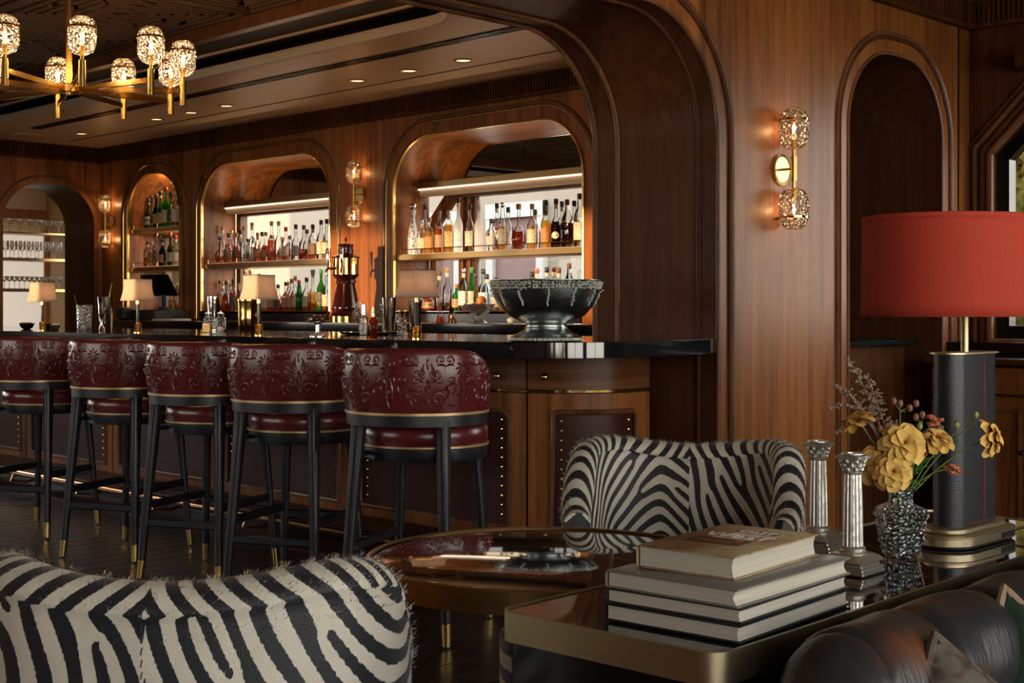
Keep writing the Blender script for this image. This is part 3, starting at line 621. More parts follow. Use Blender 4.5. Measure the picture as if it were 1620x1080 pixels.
# niche fittings
names = ['small left', 'wide middle', 'large right']
for k, (a, b, t, r) in enumerate(NICHES):
    zb_ = 2.18 if k else 2.03
    m = MB().box(((a+b)/2, 7.385, (zb_+t)/2+.02), (b-a+.1, .03, t-zb_+.04)).build('mirror', M['mirror']); tag(m, 'dark mirror in the arched head of the %s bar niche' % names[k], 'mirror')
    WN += 1; op_ = rect(a, b, NZ, zb_) if k < 2 else [(a, NZ), (b, NZ), (b, zb_), (a+.22, zb_), (a, zb_-.22)]
    w_ = window('window_%d' % WN, op_, wy(7.40), frame='trim')
    if k == 2:
        for q_, x in enumerate((-7.995, -7.955, -7.915, -7.875, -7.84)): MB().box((x, 7.43-.02*(q_ % 2), (NZ+zb_)/2), (.034, .05, zb_-NZ)).build('mullion', M['trim' if q_ % 2 else 'walnut_dark'], w_)
        for d_ in (.0, .05, .10): sweep([(a, zb_-.26-d_), (a+.26+d_, zb_)], [(0, 0), (.03, 0), (.03, .04), (0, .04)], wy(7.40)).build('chamfer_bead', M['trim'], w_)
def shelf(a, b, z, lab):
    t_ = thing('bottle_shelf', ((a+b)/2, 7.2, z), lab, 'shelf', 'bronze bottle shelves'); L_ = b-a
    MB().box((0, -.01, -.0225), (L_-.004, .34, .045), bev=.003).build('shelf_board', M['bronze'], t_)
    l_ = bpy.data.lights.new('shelf_fill', 'AREA'); l_.shape = 'RECTANGLE'; l_.size = L_*.9; l_.size_y = .02; l_.energy = 1.7*.8*L_; l_.color = (1, .70, .42)  # lamp added under the shelf to brighten the niche below it
    lo_ = bpy.data.objects.new('shelf_fill', l_); COL.objects.link(lo_); lo_.parent = t_; lo_.location = (0, -.08, -.048)
    MB().box((0, .0, .002), (L_-.06, .30, .003)).build('light_strip', M['led_soft'], t_)
    m = MB().cyl((-L_/2+.04, -.16, .042), (L_/2-.03, -.16, .042), .0035, n=6); n = max(2, int(L_/.42)+1)
    for i in range(n): x = -L_/2+.04+(L_-.07)*i/(n-1); m.cyl((x, -.16, 0), (x, -.16, .044), .004, n=6)
    m.build('gallery_rail', M['copper'], t_)
M['led_soft'] = mat('underlit shelf glass', (.5, .35, .22), .3, emit=(1, .62, .34), es=.5)
shelf(-8.33, -6.3, 1.649, 'bronze shelf across the large right-hand bottle niche')
shelf(-11.145, -9.17, 1.645, 'bronze shelf across the wide middle bottle niche')
shelf(-12.525, -11.537, 2.03, 'upper bronze shelf in the small left bottle niche')
shelf(-12.525, -11.537, 1.644, 'lower bronze shelf in the small left bottle niche')
for a, b, nm in ((-8.33, -6.3, 'large right'), (-11.145, -9.17, 'wide middle')):
    t_ = thing('light_valance', ((a+b)/2, 7.3, 2.2), 'bronze light valance across the top of the %s niche' % nm, 'valance'); L_ = b-a-.01
    MB().box((0, .0, .015), (L_, .13, .05), bev=.004).build('rail', M['bronze'], t_); MB().box((0, -.045, -.016), (L_, .02, .009)).build('light_strip', M['led'], t_)
    MB().box((0, .0, -.045), (L_, .08, .05)).build('apron', M['ceil'], t_)
    l_ = bpy.data.lights.new('valance_fill', 'AREA'); l_.shape = 'RECTANGLE'; l_.size = L_*.9; l_.size_y = .02; l_.energy = 1.7; l_.color = (1, .66, .38)  # lamps added above and below the valance to brighten the niche reveals
    for zz_, dv in ((-.075, (0, -.2, -1)), (.05, (0, -.25, 1))): lo_ = bpy.data.objects.new('valance_fill', l_); COL.objects.link(lo_); lo_.parent = t_; lo_.location = (0, -.05, zz_); lo_.rotation_euler = Vector(dv).to_track_quat('-Z', 'Y').to_euler()

point('small_niche_fill', (-12.03, 7.2, 2.48), 1.7*3, (1, .70, .45), .05)  # added lamp without a fixture, brightens the small niche
# bottles
def prof(sh, h):
    r = dict(tall=.034, shoulder=.038, square=.036, round=.040, squat=.048, slim=.030, flat=.037, decanter=.055, ceramic=.048)[sh]
    n = .0125
    body = dict(tall=.56, shoulder=.60, square=.64, round=.56, squat=.55, slim=.62, flat=.70, decanter=.48, ceramic=.9)[sh]*h
    if sh == 'decanter': P = [(r*.55, 0), (r*.8, .01), (r*1.0, body*.45), (r*.93, body*.75), (r*.5, body), (n, body*1.15), (n, h*.93)]
    elif sh == 'ceramic': P = [(r*.75, 0), (r*.85, .008), (r*.92, h*.25), (r*.78, h*.45), (r*.42, h*.66), (r*.34, h*.72), (r*.42, h*.78), (r*.6, h*.86)]
    elif sh == 'slim': P = [(r*.9, 0), (r, .006), (r*.95, body*.8), (n*1.2, h*.82), (n, h*.95)]
    elif sh == 'round': P = [(r*.9, 0), (r, .008), (r, body*.75), (r*.75, body*.95), (n*1.1, body*1.15), (n, h*.93)]
    elif sh == 'squat': P = [(r*.85, 0), (r, .01), (r*1.03, body*.55), (r*.85, body*.85), (n*1.2, body*1.15), (n*1.1, h*.92)]
    else: P = [(r*.93, 0), (r, .006), (r, body*.86), (r*.93, body*.93), (n*1.3, body*1.13), (n, body*1.22), (n, h*.94)]
    return P, r, body
bc_cache = {}
def bottle(x, y, z, h, sh, liq, cap, lab, label, group, rz=0):
    t_ = thing('bottle', (x, y, z), label, 'bottle', group, rz); P, r, body = prof(sh, h); hk = round(h, 2)
    sq = 5 if sh == 'square' else 0; n = 16; flat = .62 if sh == 'flat' else 1
    def cm(key, f):
        if key not in bc_cache: bc_cache[key] = f()
        return bc_cache[key]
    gm = 'g_frost' if liq == 'frost' else ('g_clear' if liq not in ('green', 'black', 'olive') else {'green': 'l_green', 'olive': 'l_olive', 'black': 'l_black'}[liq])
    if sh == 'ceramic': gm = 'ceramic'
    def part(nm, mesh): o = bpy.data.objects.new(nm, mesh); COL.objects.link(o); o.parent = t_; return o
    part('glass_body', cm(('b', sh, hk, gm), lambda: MB().lathe(P, n=n, sq=sq, sy=flat).mesh('glass_body', M[gm], 50)))
    top = P[-1][1]
    if liq not in ('clear', 'frost', 'white'):
        fill = random.choice((.55, .8, .95)) if liq not in ('black', 'green', 'olive') else .9
        def mk():
            Q = [(p[0]*.93-.001, max(.004, p[1])) for p in P if p[1] <= body*fill]; Q.append((Q[-1][0], body*fill)); return MB().lathe(Q, n=n, sq=sq, sy=flat).mesh('liquid', M['l_'+liq], 50)
        part('liquid', cm(('l', sh, hk, liq, fill), mk))
    if cap != 'none':
        if sh == 'ceramic': part('stopper', cm(('c', 'cer'), lambda: MB().ball((0,0,0), .03, 10).mesh('stopper', M['c_silver']))).location = (0, 0, h*.93)
        else:
            cr_ = .0165 if sh != 'decanter' else .02; ch = .035 if h > .27 else .028
            part('stopper', cm(('c', cap, ch, cr_), lambda: MB().lathe([(cr_*.9, -.006), (cr_*.9, .002), (cr_, .004), (cr_, ch-.003), (cr_*.85, ch)], n=12).mesh('stopper', M['c_'+cap]))).location = (0, 0, h-ch)
            if random.random() < .5: part('neck_band', cm(('n', lab), lambda: MB().lathe([(.0142, -.03), (.0142, 0)], n=12, cap=False).mesh('neck_band', M['p_'+(lab if lab in ('gold', 'silver', 'tan', 'dark', 'red') else 'cream')]))).location = (0, 0, h-ch-.006)
    if lab not in ('none', 'circle', 'blue') or (lab == 'blue' and sh != 'ceramic'):
        def mk():
            lh0, lh1 = body*.2, body*.72; mb = MB(); rr0 = r*1.012
            def f(u, v):
                a = -pi/2+(u-.5)*2.3; ca, sa = cos(a), sin(a)
                if sq: k = 1/((abs(ca)**sq+abs(sa)**sq)**(1/sq)); ca, sa = ca*k, sa*k
                return (rr0*ca, rr0*sa*flat, lh0+(lh1-lh0)*v)
            return mb.grid(f, 11, 2).mesh('paper_label', M['p_'+lab])
        if sh != 'decanter': part('paper_label', cm(('p', sh, hk, lab), mk))
    if lab == 'circle': part('round_label', cm(('pc',), lambda: MB().add([(0, -r*1.03, body*.45)]+[(.026*cos(2*pi*i/20), -sqrt(max(0, (r*1.03)**2-(.026*cos(2*pi*i/20))**2)), body*.45+.026*sin(2*pi*i/20)) for i in range(20)], [(0, 1+i, 1+(i+1)%20) for i in range(20)]).mesh('round_label', M['p_cream'])))
    return t_
def ceramic():
    mt, nt, N, L, P = nodes('blue and white ceramic'); tc = N.new('ShaderNodeTexCoord'); vo = N.new('ShaderNodeTexVoronoi'); vo.inputs['Scale'].default_value = 60; L.new(tc.outputs['Object'], vo.inputs['Vector'])
    rp = N.new('ShaderNodeValToRGB'); e = rp.color_ramp.elements; e[0].position = .30; e[1].position = .34; e[0].color = (.03,.05,.22,1); e[1].color = (.72,.70,.66,1); L.new(vo.outputs['Distance'], rp.inputs[0])
    L.new(rp.outputs[0], P.inputs['Base Color']); P.inputs['Roughness'].default_value = .25; return mt
M['ceramic'] = ceramic()
BIG_UP = [(-8.30, 0.41, 'ceramic', 'white', 'silver', 'blue'), (-8.15, 0.40, 'slim', 'gold', 'black', 'none'), (-8.19, 0.27, 'square', 'clear', 'silver', 'cream'), (-8.1, 0.286, 'square', 'gold', 'cork', 'orange'), (-7.98, 0.33, 'shoulder', 'amber', 'wood', 'tan'), (-7.87, 0.329, 'flat', 'gold', 'pewter', 'gold'), (-7.76, 0.422, 'tall', 'frost', 'black', 'white'), (-7.63, 0.361, 'shoulder', 'clear', 'black', 'cream'), (-7.53, 0.39, 'tall', 'frost', 'clear', 'none'), (-7.39, 0.238, 'square', 'clear', 'black', 'grey'), (-7.33, 0.364, 'shoulder', 'amber', 'black', 'cream'), (-7.27, 0.356, 'slim', 'gold', 'silver', 'grey'), (-7.21, 0.328, 'shoulder', 'clear', 'black', 'white'), (-7.1, 0.337, 'decanter', 'cognac', 'cork', 'none'), (-6.96, 0.329, 'shoulder', 'gold', 'cork', 'cream'), (-6.93, 0.295, 'round', 'clear', 'black', 'tan'), (-6.82, 0.349, 'shoulder', 'gold', 'black', 'orange'), (-6.72, 0.352, 'round', 'dark', 'black', 'circle'), (-6.66, 0.34, 'shoulder', 'clear', 'navy', 'cream'), (-6.61, 0.341, 'square', 'dark', 'brown', 'none'), (-6.54, 0.338, 'shoulder', 'gold', 'black', 'cream'), (-6.49, 0.376, 'square', 'clear', 'brown', 'cream'), (-6.4, 0.33, 'round', 'amber', 'black', 'tan')]
BIG_LOW = [(-8.22, 0.17, 'squat', 'amber', 'cork', 'cream'), (-8.1, 0.171, 'squat', 'amber', 'cork', 'tan'), (-7.98, 0.31, 'shoulder', 'clear', 'brown', 'none'), (-7.89, 0.333, 'tall', 'clear', 'cork', 'none'), (-7.78, 0.207, 'shoulder', 'green', 'cork', 'tan'), (-7.7, 0.323, 'square', 'clear', 'silver', 'white'), (-7.61, 0.331, 'slim', 'green', 'green', 'cream'), (-7.57, 0.287, 'square', 'gold', 'black', 'gold'), (-7.44, 0.279, 'square', 'blue', 'black', 'blue'), (-7.34, 0.249, 'round', 'pale', 'black', 'cream'), (-7.48, 0.314, 'shoulder', 'clear', 'black', 'white'), (-6.96, 0.284, 'slim', 'clear', 'black', 'white'), (-6.91, 0.311, 'tall', 'rose', 'rose', 'none'), (-6.81, 0.313, 'shoulder', 'clear', 'black', 'none'), (-6.74, 0.321, 'tall', 'clear', 'brown', 'none'), (-6.69, 0.306, 'shoulder', 'clear', 'brown', 'none'), (-6.59, 0.336, 'square', 'clear', 'brown', 'none'), (-7.26, 0.209, 'round', 'gold', 'black', 'tan'), (-7.16, 0.217, 'shoulder', 'amber', 'cork', 'cream'), (-7.05, 0.216, 'square', 'pale', 'cork', 'cream')]
MID_UP = [(-11.1, 0.251, 'decanter', 'amber', 'black', 'dark'), (-11.06, 0.364, 'tall', 'clear', 'cork', 'none'), (-10.96, 0.279, 'squat', 'amber', 'black', 'tan'), (-10.91, 0.312, 'shoulder', 'amber', 'gold', 'cream'), (-10.83, 0.279, 'round', 'amber', 'cork', 'dark'), (-10.76, 0.311, 'shoulder', 'clear', 'black', 'none'), (-10.7, 0.333, 'tall', 'clear', 'cork', 'none'), (-10.64, 0.224, 'shoulder', 'amber', 'black', 'silver'), (-10.57, 0.362, 'tall', 'clear', 'cork', 'none'), (-10.55, 0.244, 'slim', 'dark', 'silver', 'silver'), (-10.48, 0.265, 'round', 'amber', 'cork', 'tan'), (-10.41, 0.279, 'shoulder', 'amber', 'black', 'none'), (-10.35, 0.265, 'round', 'amber', 'cork', 'tan'), (-10.26, 0.359, 'tall', 'amber', 'cork', 'none'), (-10.25, 0.244, 'decanter', 'amber', 'cork', 'tan'), (-10.15, 0.354, 'tall', 'clear', 'cork', 'none'), (-10.1, 0.221, 'round', 'amber', 'cork', 'tan'), (-10.04, 0.298, 'shoulder', 'amber', 'red', 'cream'), (-9.98, 0.228, 'square', 'cognac', 'brown', 'red'), (-9.89, 0.314, 'round', 'clear', 'black', 'grey'), (-9.77, 0.303, 'squat', 'cognac', 'brown', 'none'), (-9.72, 0.273, 'shoulder', 'amber', 'brown', 'none'), (-9.64, 0.303, 'square', 'amber', 'black', 'tan'), (-9.52, 0.336, 'shoulder', 'clear', 'brown', 'cream'), (-9.44, 0.34, 'round', 'gold', 'black', 'cream'), (-9.33, 0.354, 'tall', 'amber', 'brown', 'cream')]
MID_LOW = [(-11.1, 0.291, 'round', 'gold', 'brown', 'none'), (-11.05, 0.277, 'shoulder', 'gold', 'cork', 'cream'), (-11.0, 0.283, 'round', 'amber', 'black', 'none'), (-10.97, 0.288, 'round', 'gold', 'cork', 'none'), (-10.93, 0.263, 'square', 'amber', 'brown', 'tan'), (-10.88, 0.298, 'shoulder', 'amber', 'black', 'dark'), (-10.69, 0.377, 'tall', 'clear', 'cork', 'none'), (-10.6, 0.375, 'tall', 'clear', 'cork', 'none'), (-10.04, 0.255, 'round', 'amber', 'black', 'tan'), (-9.99, 0.266, 'square', 'gold', 'gold', 'cream'), (-9.95, 0.282, 'shoulder', 'amber', 'brown', 'tan'), (-9.9, 0.309, 'tall', 'clear', 'brown', 'none'), (-9.84, 0.269, 'slim', 'green', 'red', 'none'), (-9.73, 0.29, 'shoulder', 'amber', 'black', 'cream'), (-9.64, 0.36, 'decanter', 'gold', 'black', 'dark'), (-9.52, 0.358, 'shoulder', 'green', 'green', 'dark'), (-9.44, 0.34, 'round', 'amber', 'red', 'cream'), (-9.36, 0.306, 'square', 'amber', 'black', 'tan'), (-10.26, 0.23, 'square', 'amber', 'cork', 'tan'), (-10.16, 0.234, 'round', 'amber', 'black', 'dark'), (-10.36, 0.231, 'shoulder', 'gold', 'cork', 'cream'), (-10.48, 0.233, 'round', 'cognac', 'brown', 'tan'), (-10.58, 0.234, 'square', 'amber', 'black', 'cream'), (-10.79, 0.249, 'round', 'gold', 'cork', 'tan')]
SM_UP = [(-12.42, 0.301, 'squat', 'olive', 'black', 'cream'), (-12.36, 0.347, 'shoulder', 'olive', 'black', 'green'), (-12.27, 0.339, 'tall', 'black', 'black', 'tan'), (-12.19, 0.365, 'tall', 'green', 'black', 'gold'), (-12.09, 0.395, 'shoulder', 'green', 'red', 'cream'), (-11.99, 0.339, 'tall', 'green', 'black', 'dark'), (-11.9, 0.366, 'square', 'clear', 'silver', 'white'), (-11.81, 0.312, 'square', 'clear', 'black', 'cream')]
SM_MID = [(-12.44, 0.259, 'square', 'amber', 'black', 'none'), (-12.36, 0.254, 'square', 'pale', 'cork', 'tan'), (-12.27, 0.334, 'shoulder', 'amber', 'brown', 'brown'), (-12.15, 0.27, 'shoulder', 'black', 'black', 'tan'), (-12.0, 0.328, 'tall', 'olive', 'red', 'cream'), (-11.9, 0.298, 'shoulder', 'pale', 'red', 'white')]
SM_LOW = [(-12.16, 0.36, 'tall', 'rose', 'red', 'white'), (-12.07, 0.33, 'tall', 'clear', 'white', 'white'), (-11.96, 0.252, 'round', 'gold', 'clear', 'none'), (-11.86, 0.264, 'square', 'clear', 'white', 'none')]
LIQN = dict(clear='clear', frost='frosted', white='white ceramic', amber='amber', cognac='deep amber', gold='golden', pale='straw-coloured', green='green', olive='olive green', dark='dark', black='black', blue='pale blue', rose='rosy red')
ORD = ['first', 'second', 'third', 'fourth', 'fifth', 'sixth', 'seventh', 'eighth', 'ninth', 'tenth', 'eleventh', 'twelfth', 'thirteenth', 'fourteenth', 'fifteenth', 'sixteenth', 'seventeenth', 'eighteenth', 'nineteenth', 'twentieth', 'twenty-first', 'twenty-second', 'twenty-third', 'twenty-fourth', 'twenty-fifth', 'twenty-sixth', 'twenty-seventh', 'twenty-eighth']
SHN = dict(tall='tall slender', shoulder='high-shouldered', square='square', round='round-shouldered', squat='squat', slim='slim tapering', flat='flat-sided', decanter='bulbous', ceramic='waisted')
def row(data, z, where, group, lim):
    data = sorted(data, key=lambda q: q[0]); last = {}
    for i, (x, h, sh, liq, cap, lab) in enumerate(data):
        r = dict(tall=.034, shoulder=.038, square=.040, round=.040, squat=.049, slim=.030, flat=.037, decanter=.055, ceramic=.048)[sh]
        for Y in (7.10, 7.19, 7.28, 7.145, 7.235, 7.30):
            xx = x*Y/7.17
            xx = min(max(xx, lim[0]+r+.01), lim[1]-r-.01)
            if all((xx-a)**2+(Y-b)**2 > (r+c)**2*.98 for a, b, c in last.values()): break
        last[i] = (xx, Y, r)
        capn = 'no' if cap == 'none' else cap
        lb = '%s %s bottle, %s stopper, %s from left on %s' % (LIQN[liq], SHN[sh], capn, ORD[i], where)
        bottle(xx, Y, z+.0045, h, sh, liq, cap, lab, lb, group, random.uniform(-.3, .3)+.35)
row(BIG_UP, 1.649, 'large niche shelf', 'bottles on the large niche shelf', (-8.33, -6.3))
row(BIG_LOW, 1.2, 'large niche sill', 'bottles on the large niche sill', (-8.33, -6.3))
row(MID_UP, 1.645, 'middle niche shelf', 'bottles on the middle niche shelf', (-11.145, -9.17))
row(MID_LOW, 1.2, 'middle niche sill', 'bottles on the middle niche sill', (-11.145, -9.17))
row(SM_UP, 2.03, 'small niche top shelf', 'bottles in the small niche', (-12.525, -11.537))
row(SM_MID, 1.644, 'small niche middle shelf', 'bottles in the small niche', (-12.525, -11.537))
row(SM_LOW, 1.2, 'small niche sill', 'bottles in the small niche', (-12.525, -11.537))

# glass rack beyond the left arch
rk = thing('glass_rack', (-14.5, 6.5, 0), 'bronze shelving rack of stemware beyond the left arch', 'rack')
for y in (-.9, -.02, .85): MB().box((0, y, 1.45), (.04, .04, 2.9)).build('post', M['bronze'], rk)
for z in (1.0, 1.43, 1.77): MB().box((0, 0, z), (.3, 1.9, .03)).build('shelf_board', M['bronze'], rk)
MB().box((0, .42, 2.06), (.3, .86, .02)).build('shelf_board', M['bronze'], rk)
def gl(kind):
    return dict(flute=[(.026, 0), (.026, .003), (.004, .01), (.004, .075), (.02, .10), (.024, .15), (.020, .205)],
                wine=[(.034, 0), (.034, .003), (.004, .01), (.004, .075), (.03, .105), (.04, .14), (.032, .19)],
                coupe=[(.032, 0), (.032, .003), (.004, .01), (.004, .08), (.03, .095), (.048, .125), (.046, .14)])[kind]
gm_ = {k: MB().lathe(gl(k), n=12).mesh(k, M['rackglass']) for k in ('flute', 'wine', 'coupe')}
cnt = 0
for z, kind, y0, n, rows, wh in ((1.785, 'flute', -.86, 11, 2, 'upper rack shelf'), (1.445, 'flute', -.80, 10, 2, 'lower rack shelf'), (1.785, 'wine', .10, 7, 2, 'upper rack shelf'), (1.445, 'coupe', .09, 6, 2, 'lower rack shelf'), (2.07, 'coupe', .09, 6, 1, 'top rack shelf')):
    for j in range(rows):
        for i in range(n):
            dy = dict(flute=.072, wine=.096, coupe=.115)[kind]
            o = bpy.data.objects.new({'flute': 'champagne_flute', 'wine': 'wine_glass', 'coupe': 'coupe_glass'}[kind], gm_[kind]); COL.objects.link(o)
            o.location = (-14.42-.12*j, 6.5+y0+.03+dy*i, z)
            tag(o, '%s, %s from left, %s row, on the %s beyond the arch' % ({'flute': 'champagne flute', 'wine': 'stemmed wine glass', 'coupe': 'coupe glass'}[kind], ORD[i], ('front', 'rear')[j], wh), 'glass', '%ss on the %s' % (kind, wh)); cnt += 1

# ================================================================== BAR STOOLS
SB0, SBT, SRO = .828, 1.066, .268
def st_top(th): return SB0+.012+(SBT-SB0-.012)*max(0., 1-(abs(th)/R(106))**5)**.45
def st_surf(th, z, off=0):
    k = (z-SB0)/(SBT-SB0); ro = SRO+.008*k+.010*sin(pi*min(1, max(0, k)))+off
    return Vector((ro*sin(th), -.035-ro*.96*cos(th), z))
def make_stool(label):
    t = thing('bar_stool', (0, 0, 0), label, 'bar stool', 'bar stools along the counter')
    def f(u, v):
        th = R(-106)+R(212)*u; zt = st_top(th); T = .036
        if v < .4: k = v/.4; return st_surf(th, SB0+(zt-T/2-SB0)*k)
        if v < .6: a = pi*(v-.4)/.2; p = st_surf(th, zt-T/2, -T/2+T/2*cos(a)); p.z = zt-T/2+T/2*sin(a); return p
        k = (v-.6)/.4; return st_surf(th, zt-T/2+(SB0-zt+T/2)*k, -T)
    MB().grid(f, 72, 31, cv=True, capu=True).build('backrest', M['leather'], t, smooth=70)
    # embossed scrollwork on the outer face
    em = MB()
    def ridge(pts, w=.0052, h=.0042):
        P = []
        for (s_, z) in pts:
            th = s_/SRO
            if abs(th) > R(100) or z > st_top(th)-.022 or z < SB0+.006:
                if len(P) > 2: flush(P, w, h)
                P = []; continue
            P.append((th, z))
        if len(P) > 2: flush(P, w, h)
    def flush(P, w, h):
        n = len(P); V = []
        for i, (th, z) in enumerate(P):
            a = P[max(0, i-1)]; b = P[min(n-1, i+1)]; d = Vector(((b[0]-a[0])*SRO, b[1]-a[1])); d = d.normalized() if d.length > 1e-9 else Vector((1, 0)); nn = Vector((-d.y, d.x))
            k = sin(pi*(i+.35)/(n+.2))**.6; ww = w*k
            for q, o_ in ((-1, -.0004), (0, h*k), (1, -.0004)): V.append(st_surf(th+nn.x*ww*q/SRO, z+nn.y*ww*q, o_))
        F = []
        for i in range(n-1): a = i*3; F += [(a, a+1, a+4, a+3), (a+1, a+2, a+5, a+4)]
        em.add(V, F)
    def spiral(cx_, cz, r0, turns, a0, mir):
        N_ = 26; ridge([(cx_+mir*r0*(1-.86*i/N_)*cos(a0+turns*2*pi*i/N_), cz+r0*(1-.86*i/N_)*sin(a0+turns*2*pi*i/N_)) for i in range(N_+1)], .0062, .0048)
    def leaf(cx_, cz, ang, L_, bend, w=.0045):
        pts = []; a = ang; x, z = cx_, cz
        for i in range(9): pts.append((x, z)); x += cos(a)*L_/8; z += sin(a)*L_/8; a += bend/8
        ridge(pts, w)
    rnd = random.Random(3)
    for c_ in (-.40, -.135, .135, .40):
        for mir in (-1, 1):
            spiral(c_+mir*.036, .885, .032, 1.5, -2.2, mir); spiral(c_+mir*.03, .975, .022, 1.3, 2.2, mir)
            leaf(c_+mir*.004, .862, pi/2-mir*.2, .10, -mir*1.6); leaf(c_, .905, pi/2-mir*.5, .055, mir*1.2)
            leaf(c_+mir*.06, .88, pi/2-mir*.9, .06, mir*1.9); leaf(c_+mir*.062, .915, pi/2-mir*.4, .06, -mir*1.8)
            for j in range(4): leaf(c_+mir*.012, .945+.012*j, pi/2-mir*(1.3-.3*j), .032, mir*.9, .004)
            leaf(c_+mir*.01, .845, -mir*.3 if mir > 0 else pi+.3, .05, mir*1.4)
        leaf(c_, .99, pi/2, .04, 0, .006)
    for c_ in (-.27, 0, .27):
        for j in range(9): a = 2*pi*j/9; leaf(c_+.008*cos(a), .99+.008*sin(a), a, .026, .8, .0045)
        for j in range(5): a = 2*pi*j/5+.3; leaf(c_+.006*cos(a), .895+.006*sin(a), a, .022, .9, .004)
        for mir in (-1, 1): leaf(c_, .85, pi/2-mir*.35, .12, mir*.8); leaf(c_+mir*.005, .93, pi/2-mir*.9, .05, mir*1.8)
    for c_ in (-.47, -.335, -.2, -.07, .07, .2, .335, .47):
        for mir in (-1, 1):
            spiral(c_+mir*.018, 1.025, .016, 1.2, -1.2, mir); spiral(c_+mir*.022, .955, .014, 1.2, 1.9, -mir); leaf(c_, 1.0, pi/2-mir*.8, .035, -mir*1.5, .005); leaf(c_+mir*.02, .90, pi/2-mir*1.2, .04, mir*1.6, .0045); leaf(c_+mir*.01, .87, -mir*.9 if mir > 0 else pi+.9, .035, mir*1.4, .0045)
    em.build('embossed_scrolls', M['leather'], t, smooth=80, kind='stuff')
    def band(z0, z1, o0, o1, nm, mt, T=.04, a=107, n=56):
        def g(u, v):
            th = R(-a)+R(2*a)*u; p = [(o1, z0), (o1, z1), (o0, z1), (o0, z0)][int(round(v*4))%4]; q = st_surf(th, SB0, p[0]); q.z = p[1]; return q
        return MB().grid(g, n, 4, cv=True, capu=True).build(nm, mt, t, smooth=50)
    band(SB0-.004, SB0+.005, -.038, .004, 'brass_piping', M['cream_piping'])
    band(SB0-.045, SB0-.004, -.034, -.002, 'back_rail', M['black'])
    MB().lathe(c=(0, .05, 0), prof=[(.21, .700), (.236, .705), (.242, .73), (.239, .762), (.227, .776), (.15, .782), (.01, .785)], n=40).build('seat', M['leather'], t, smooth=60)
    MB().lathe(c=(0, .05, 0), prof=[(.237, .693), (.243, .695), (.243, .702), (.237, .704)], n=40).build('brass_piping', M['cream_piping'], t)
    MB().lathe(c=(0, .05, 0), prof=[(.16, .644), (.232, .646), (.236, .66), (.236, .692), (.10, .694)], n=40).build('seat_frame', M['black'], t)
    def leg(nm, top, bot, r0, r1, tiptop=.085):
        top = Vector(top); bot = Vector(bot); tp = bot+(top-bot)*(tiptop/top.z)
        pts = [top+(bot-top)*k for k in (0, .05, .15, .5, 1)]; pts[-1] = tp
        lg = MB().tube(pts, [r0*1.25, r0*1.08, r0, (r0+r1)/2, r1], 12).build('leg', M['black'], t, smooth=60)
        MB().tube([tp, bot+Vector((0, 0, .006))], [r1*1.06, r1*.92], 12).build('brass_tip', M['brass'], lg); MB().cyl(bot, bot+Vector((0, 0, .006)), r1*.8, n=10).build('foot_pad', M['tile'], lg)
    BL = [(-.165, -.195, .80), (.165, -.195, .80)]; BB = [(-.205, -.265, 0), (.205, -.265, 0)]; FL = [(-.155, .185, .66), (.155, .185, .66)]; FB = [(-.195, .235, 0), (.195, .235, 0)]
    for a, b in zip(BL, BB): leg('leg', a, b, .0265, .0165)
    for a, b in zip(FL, FB): leg('leg', a, b, .021, .0155)
    def at(a, b, z): a = Vector(a); b = Vector(b); return b+(a-b)*(z/a.z)
    for (a, b), (c, d), z, nm in (((BL[0], BB[0]), (BL[1], BB[1]), .255, 'stretcher'), ((FL[0], FB[0]), (FL[1], FB[1]), .30, 'footrest'), ((BL[0], BB[0]), (FL[0], FB[0]), .33, 'stretcher'), ((BL[1], BB[1]), (FL[1], FB[1]), .33, 'stretcher')):
        p, q = at(a, b, z), at(c, d, z); m = MB(); L_ = (q-p).length; ang = atan2((q-p).y, (q-p).x); mid = (p+q)/2
        m.box((mid.x, mid.y, mid.z), (L_, .018, .036), ang, bev=.005); m.build(nm, M['black'], t)
    for s_ in (-1, 1): MB().cyl((s_*.19, -.215, .67), (s_*.17, -.12, .67), .011, n=10).build('seat_bolt', M['black'], t)
    return t
M['cream_piping'] = mat('pale gold piping', (.62, .42, .2), .35, .6)
st = [((-3.88, 3.39), 27, 'oxblood leather bar stool nearest the lounge, at the right end of the row'), ((-4.75, 3.46), 27, 'oxblood leather bar stool second from the right end of the row'),
      ((-5.39, 3.44), 24, 'oxblood leather bar stool in the middle of the row of five'), ((-6.15, 3.45), 26, 'oxblood leather bar stool second from the left end of the row'), ((-7.10, 3.45), 30, 'oxblood leather bar stool at the far left end of the row')]
s0 = make_stool(st[0][2])
for k, ((x, y), a, lb) in enumerate(st):
    o = s0 if k == 0 else dup(s0)
    o.location = (x, y, 0); o.rotation_euler = (0, 0, R(a)); o['label'] = lb

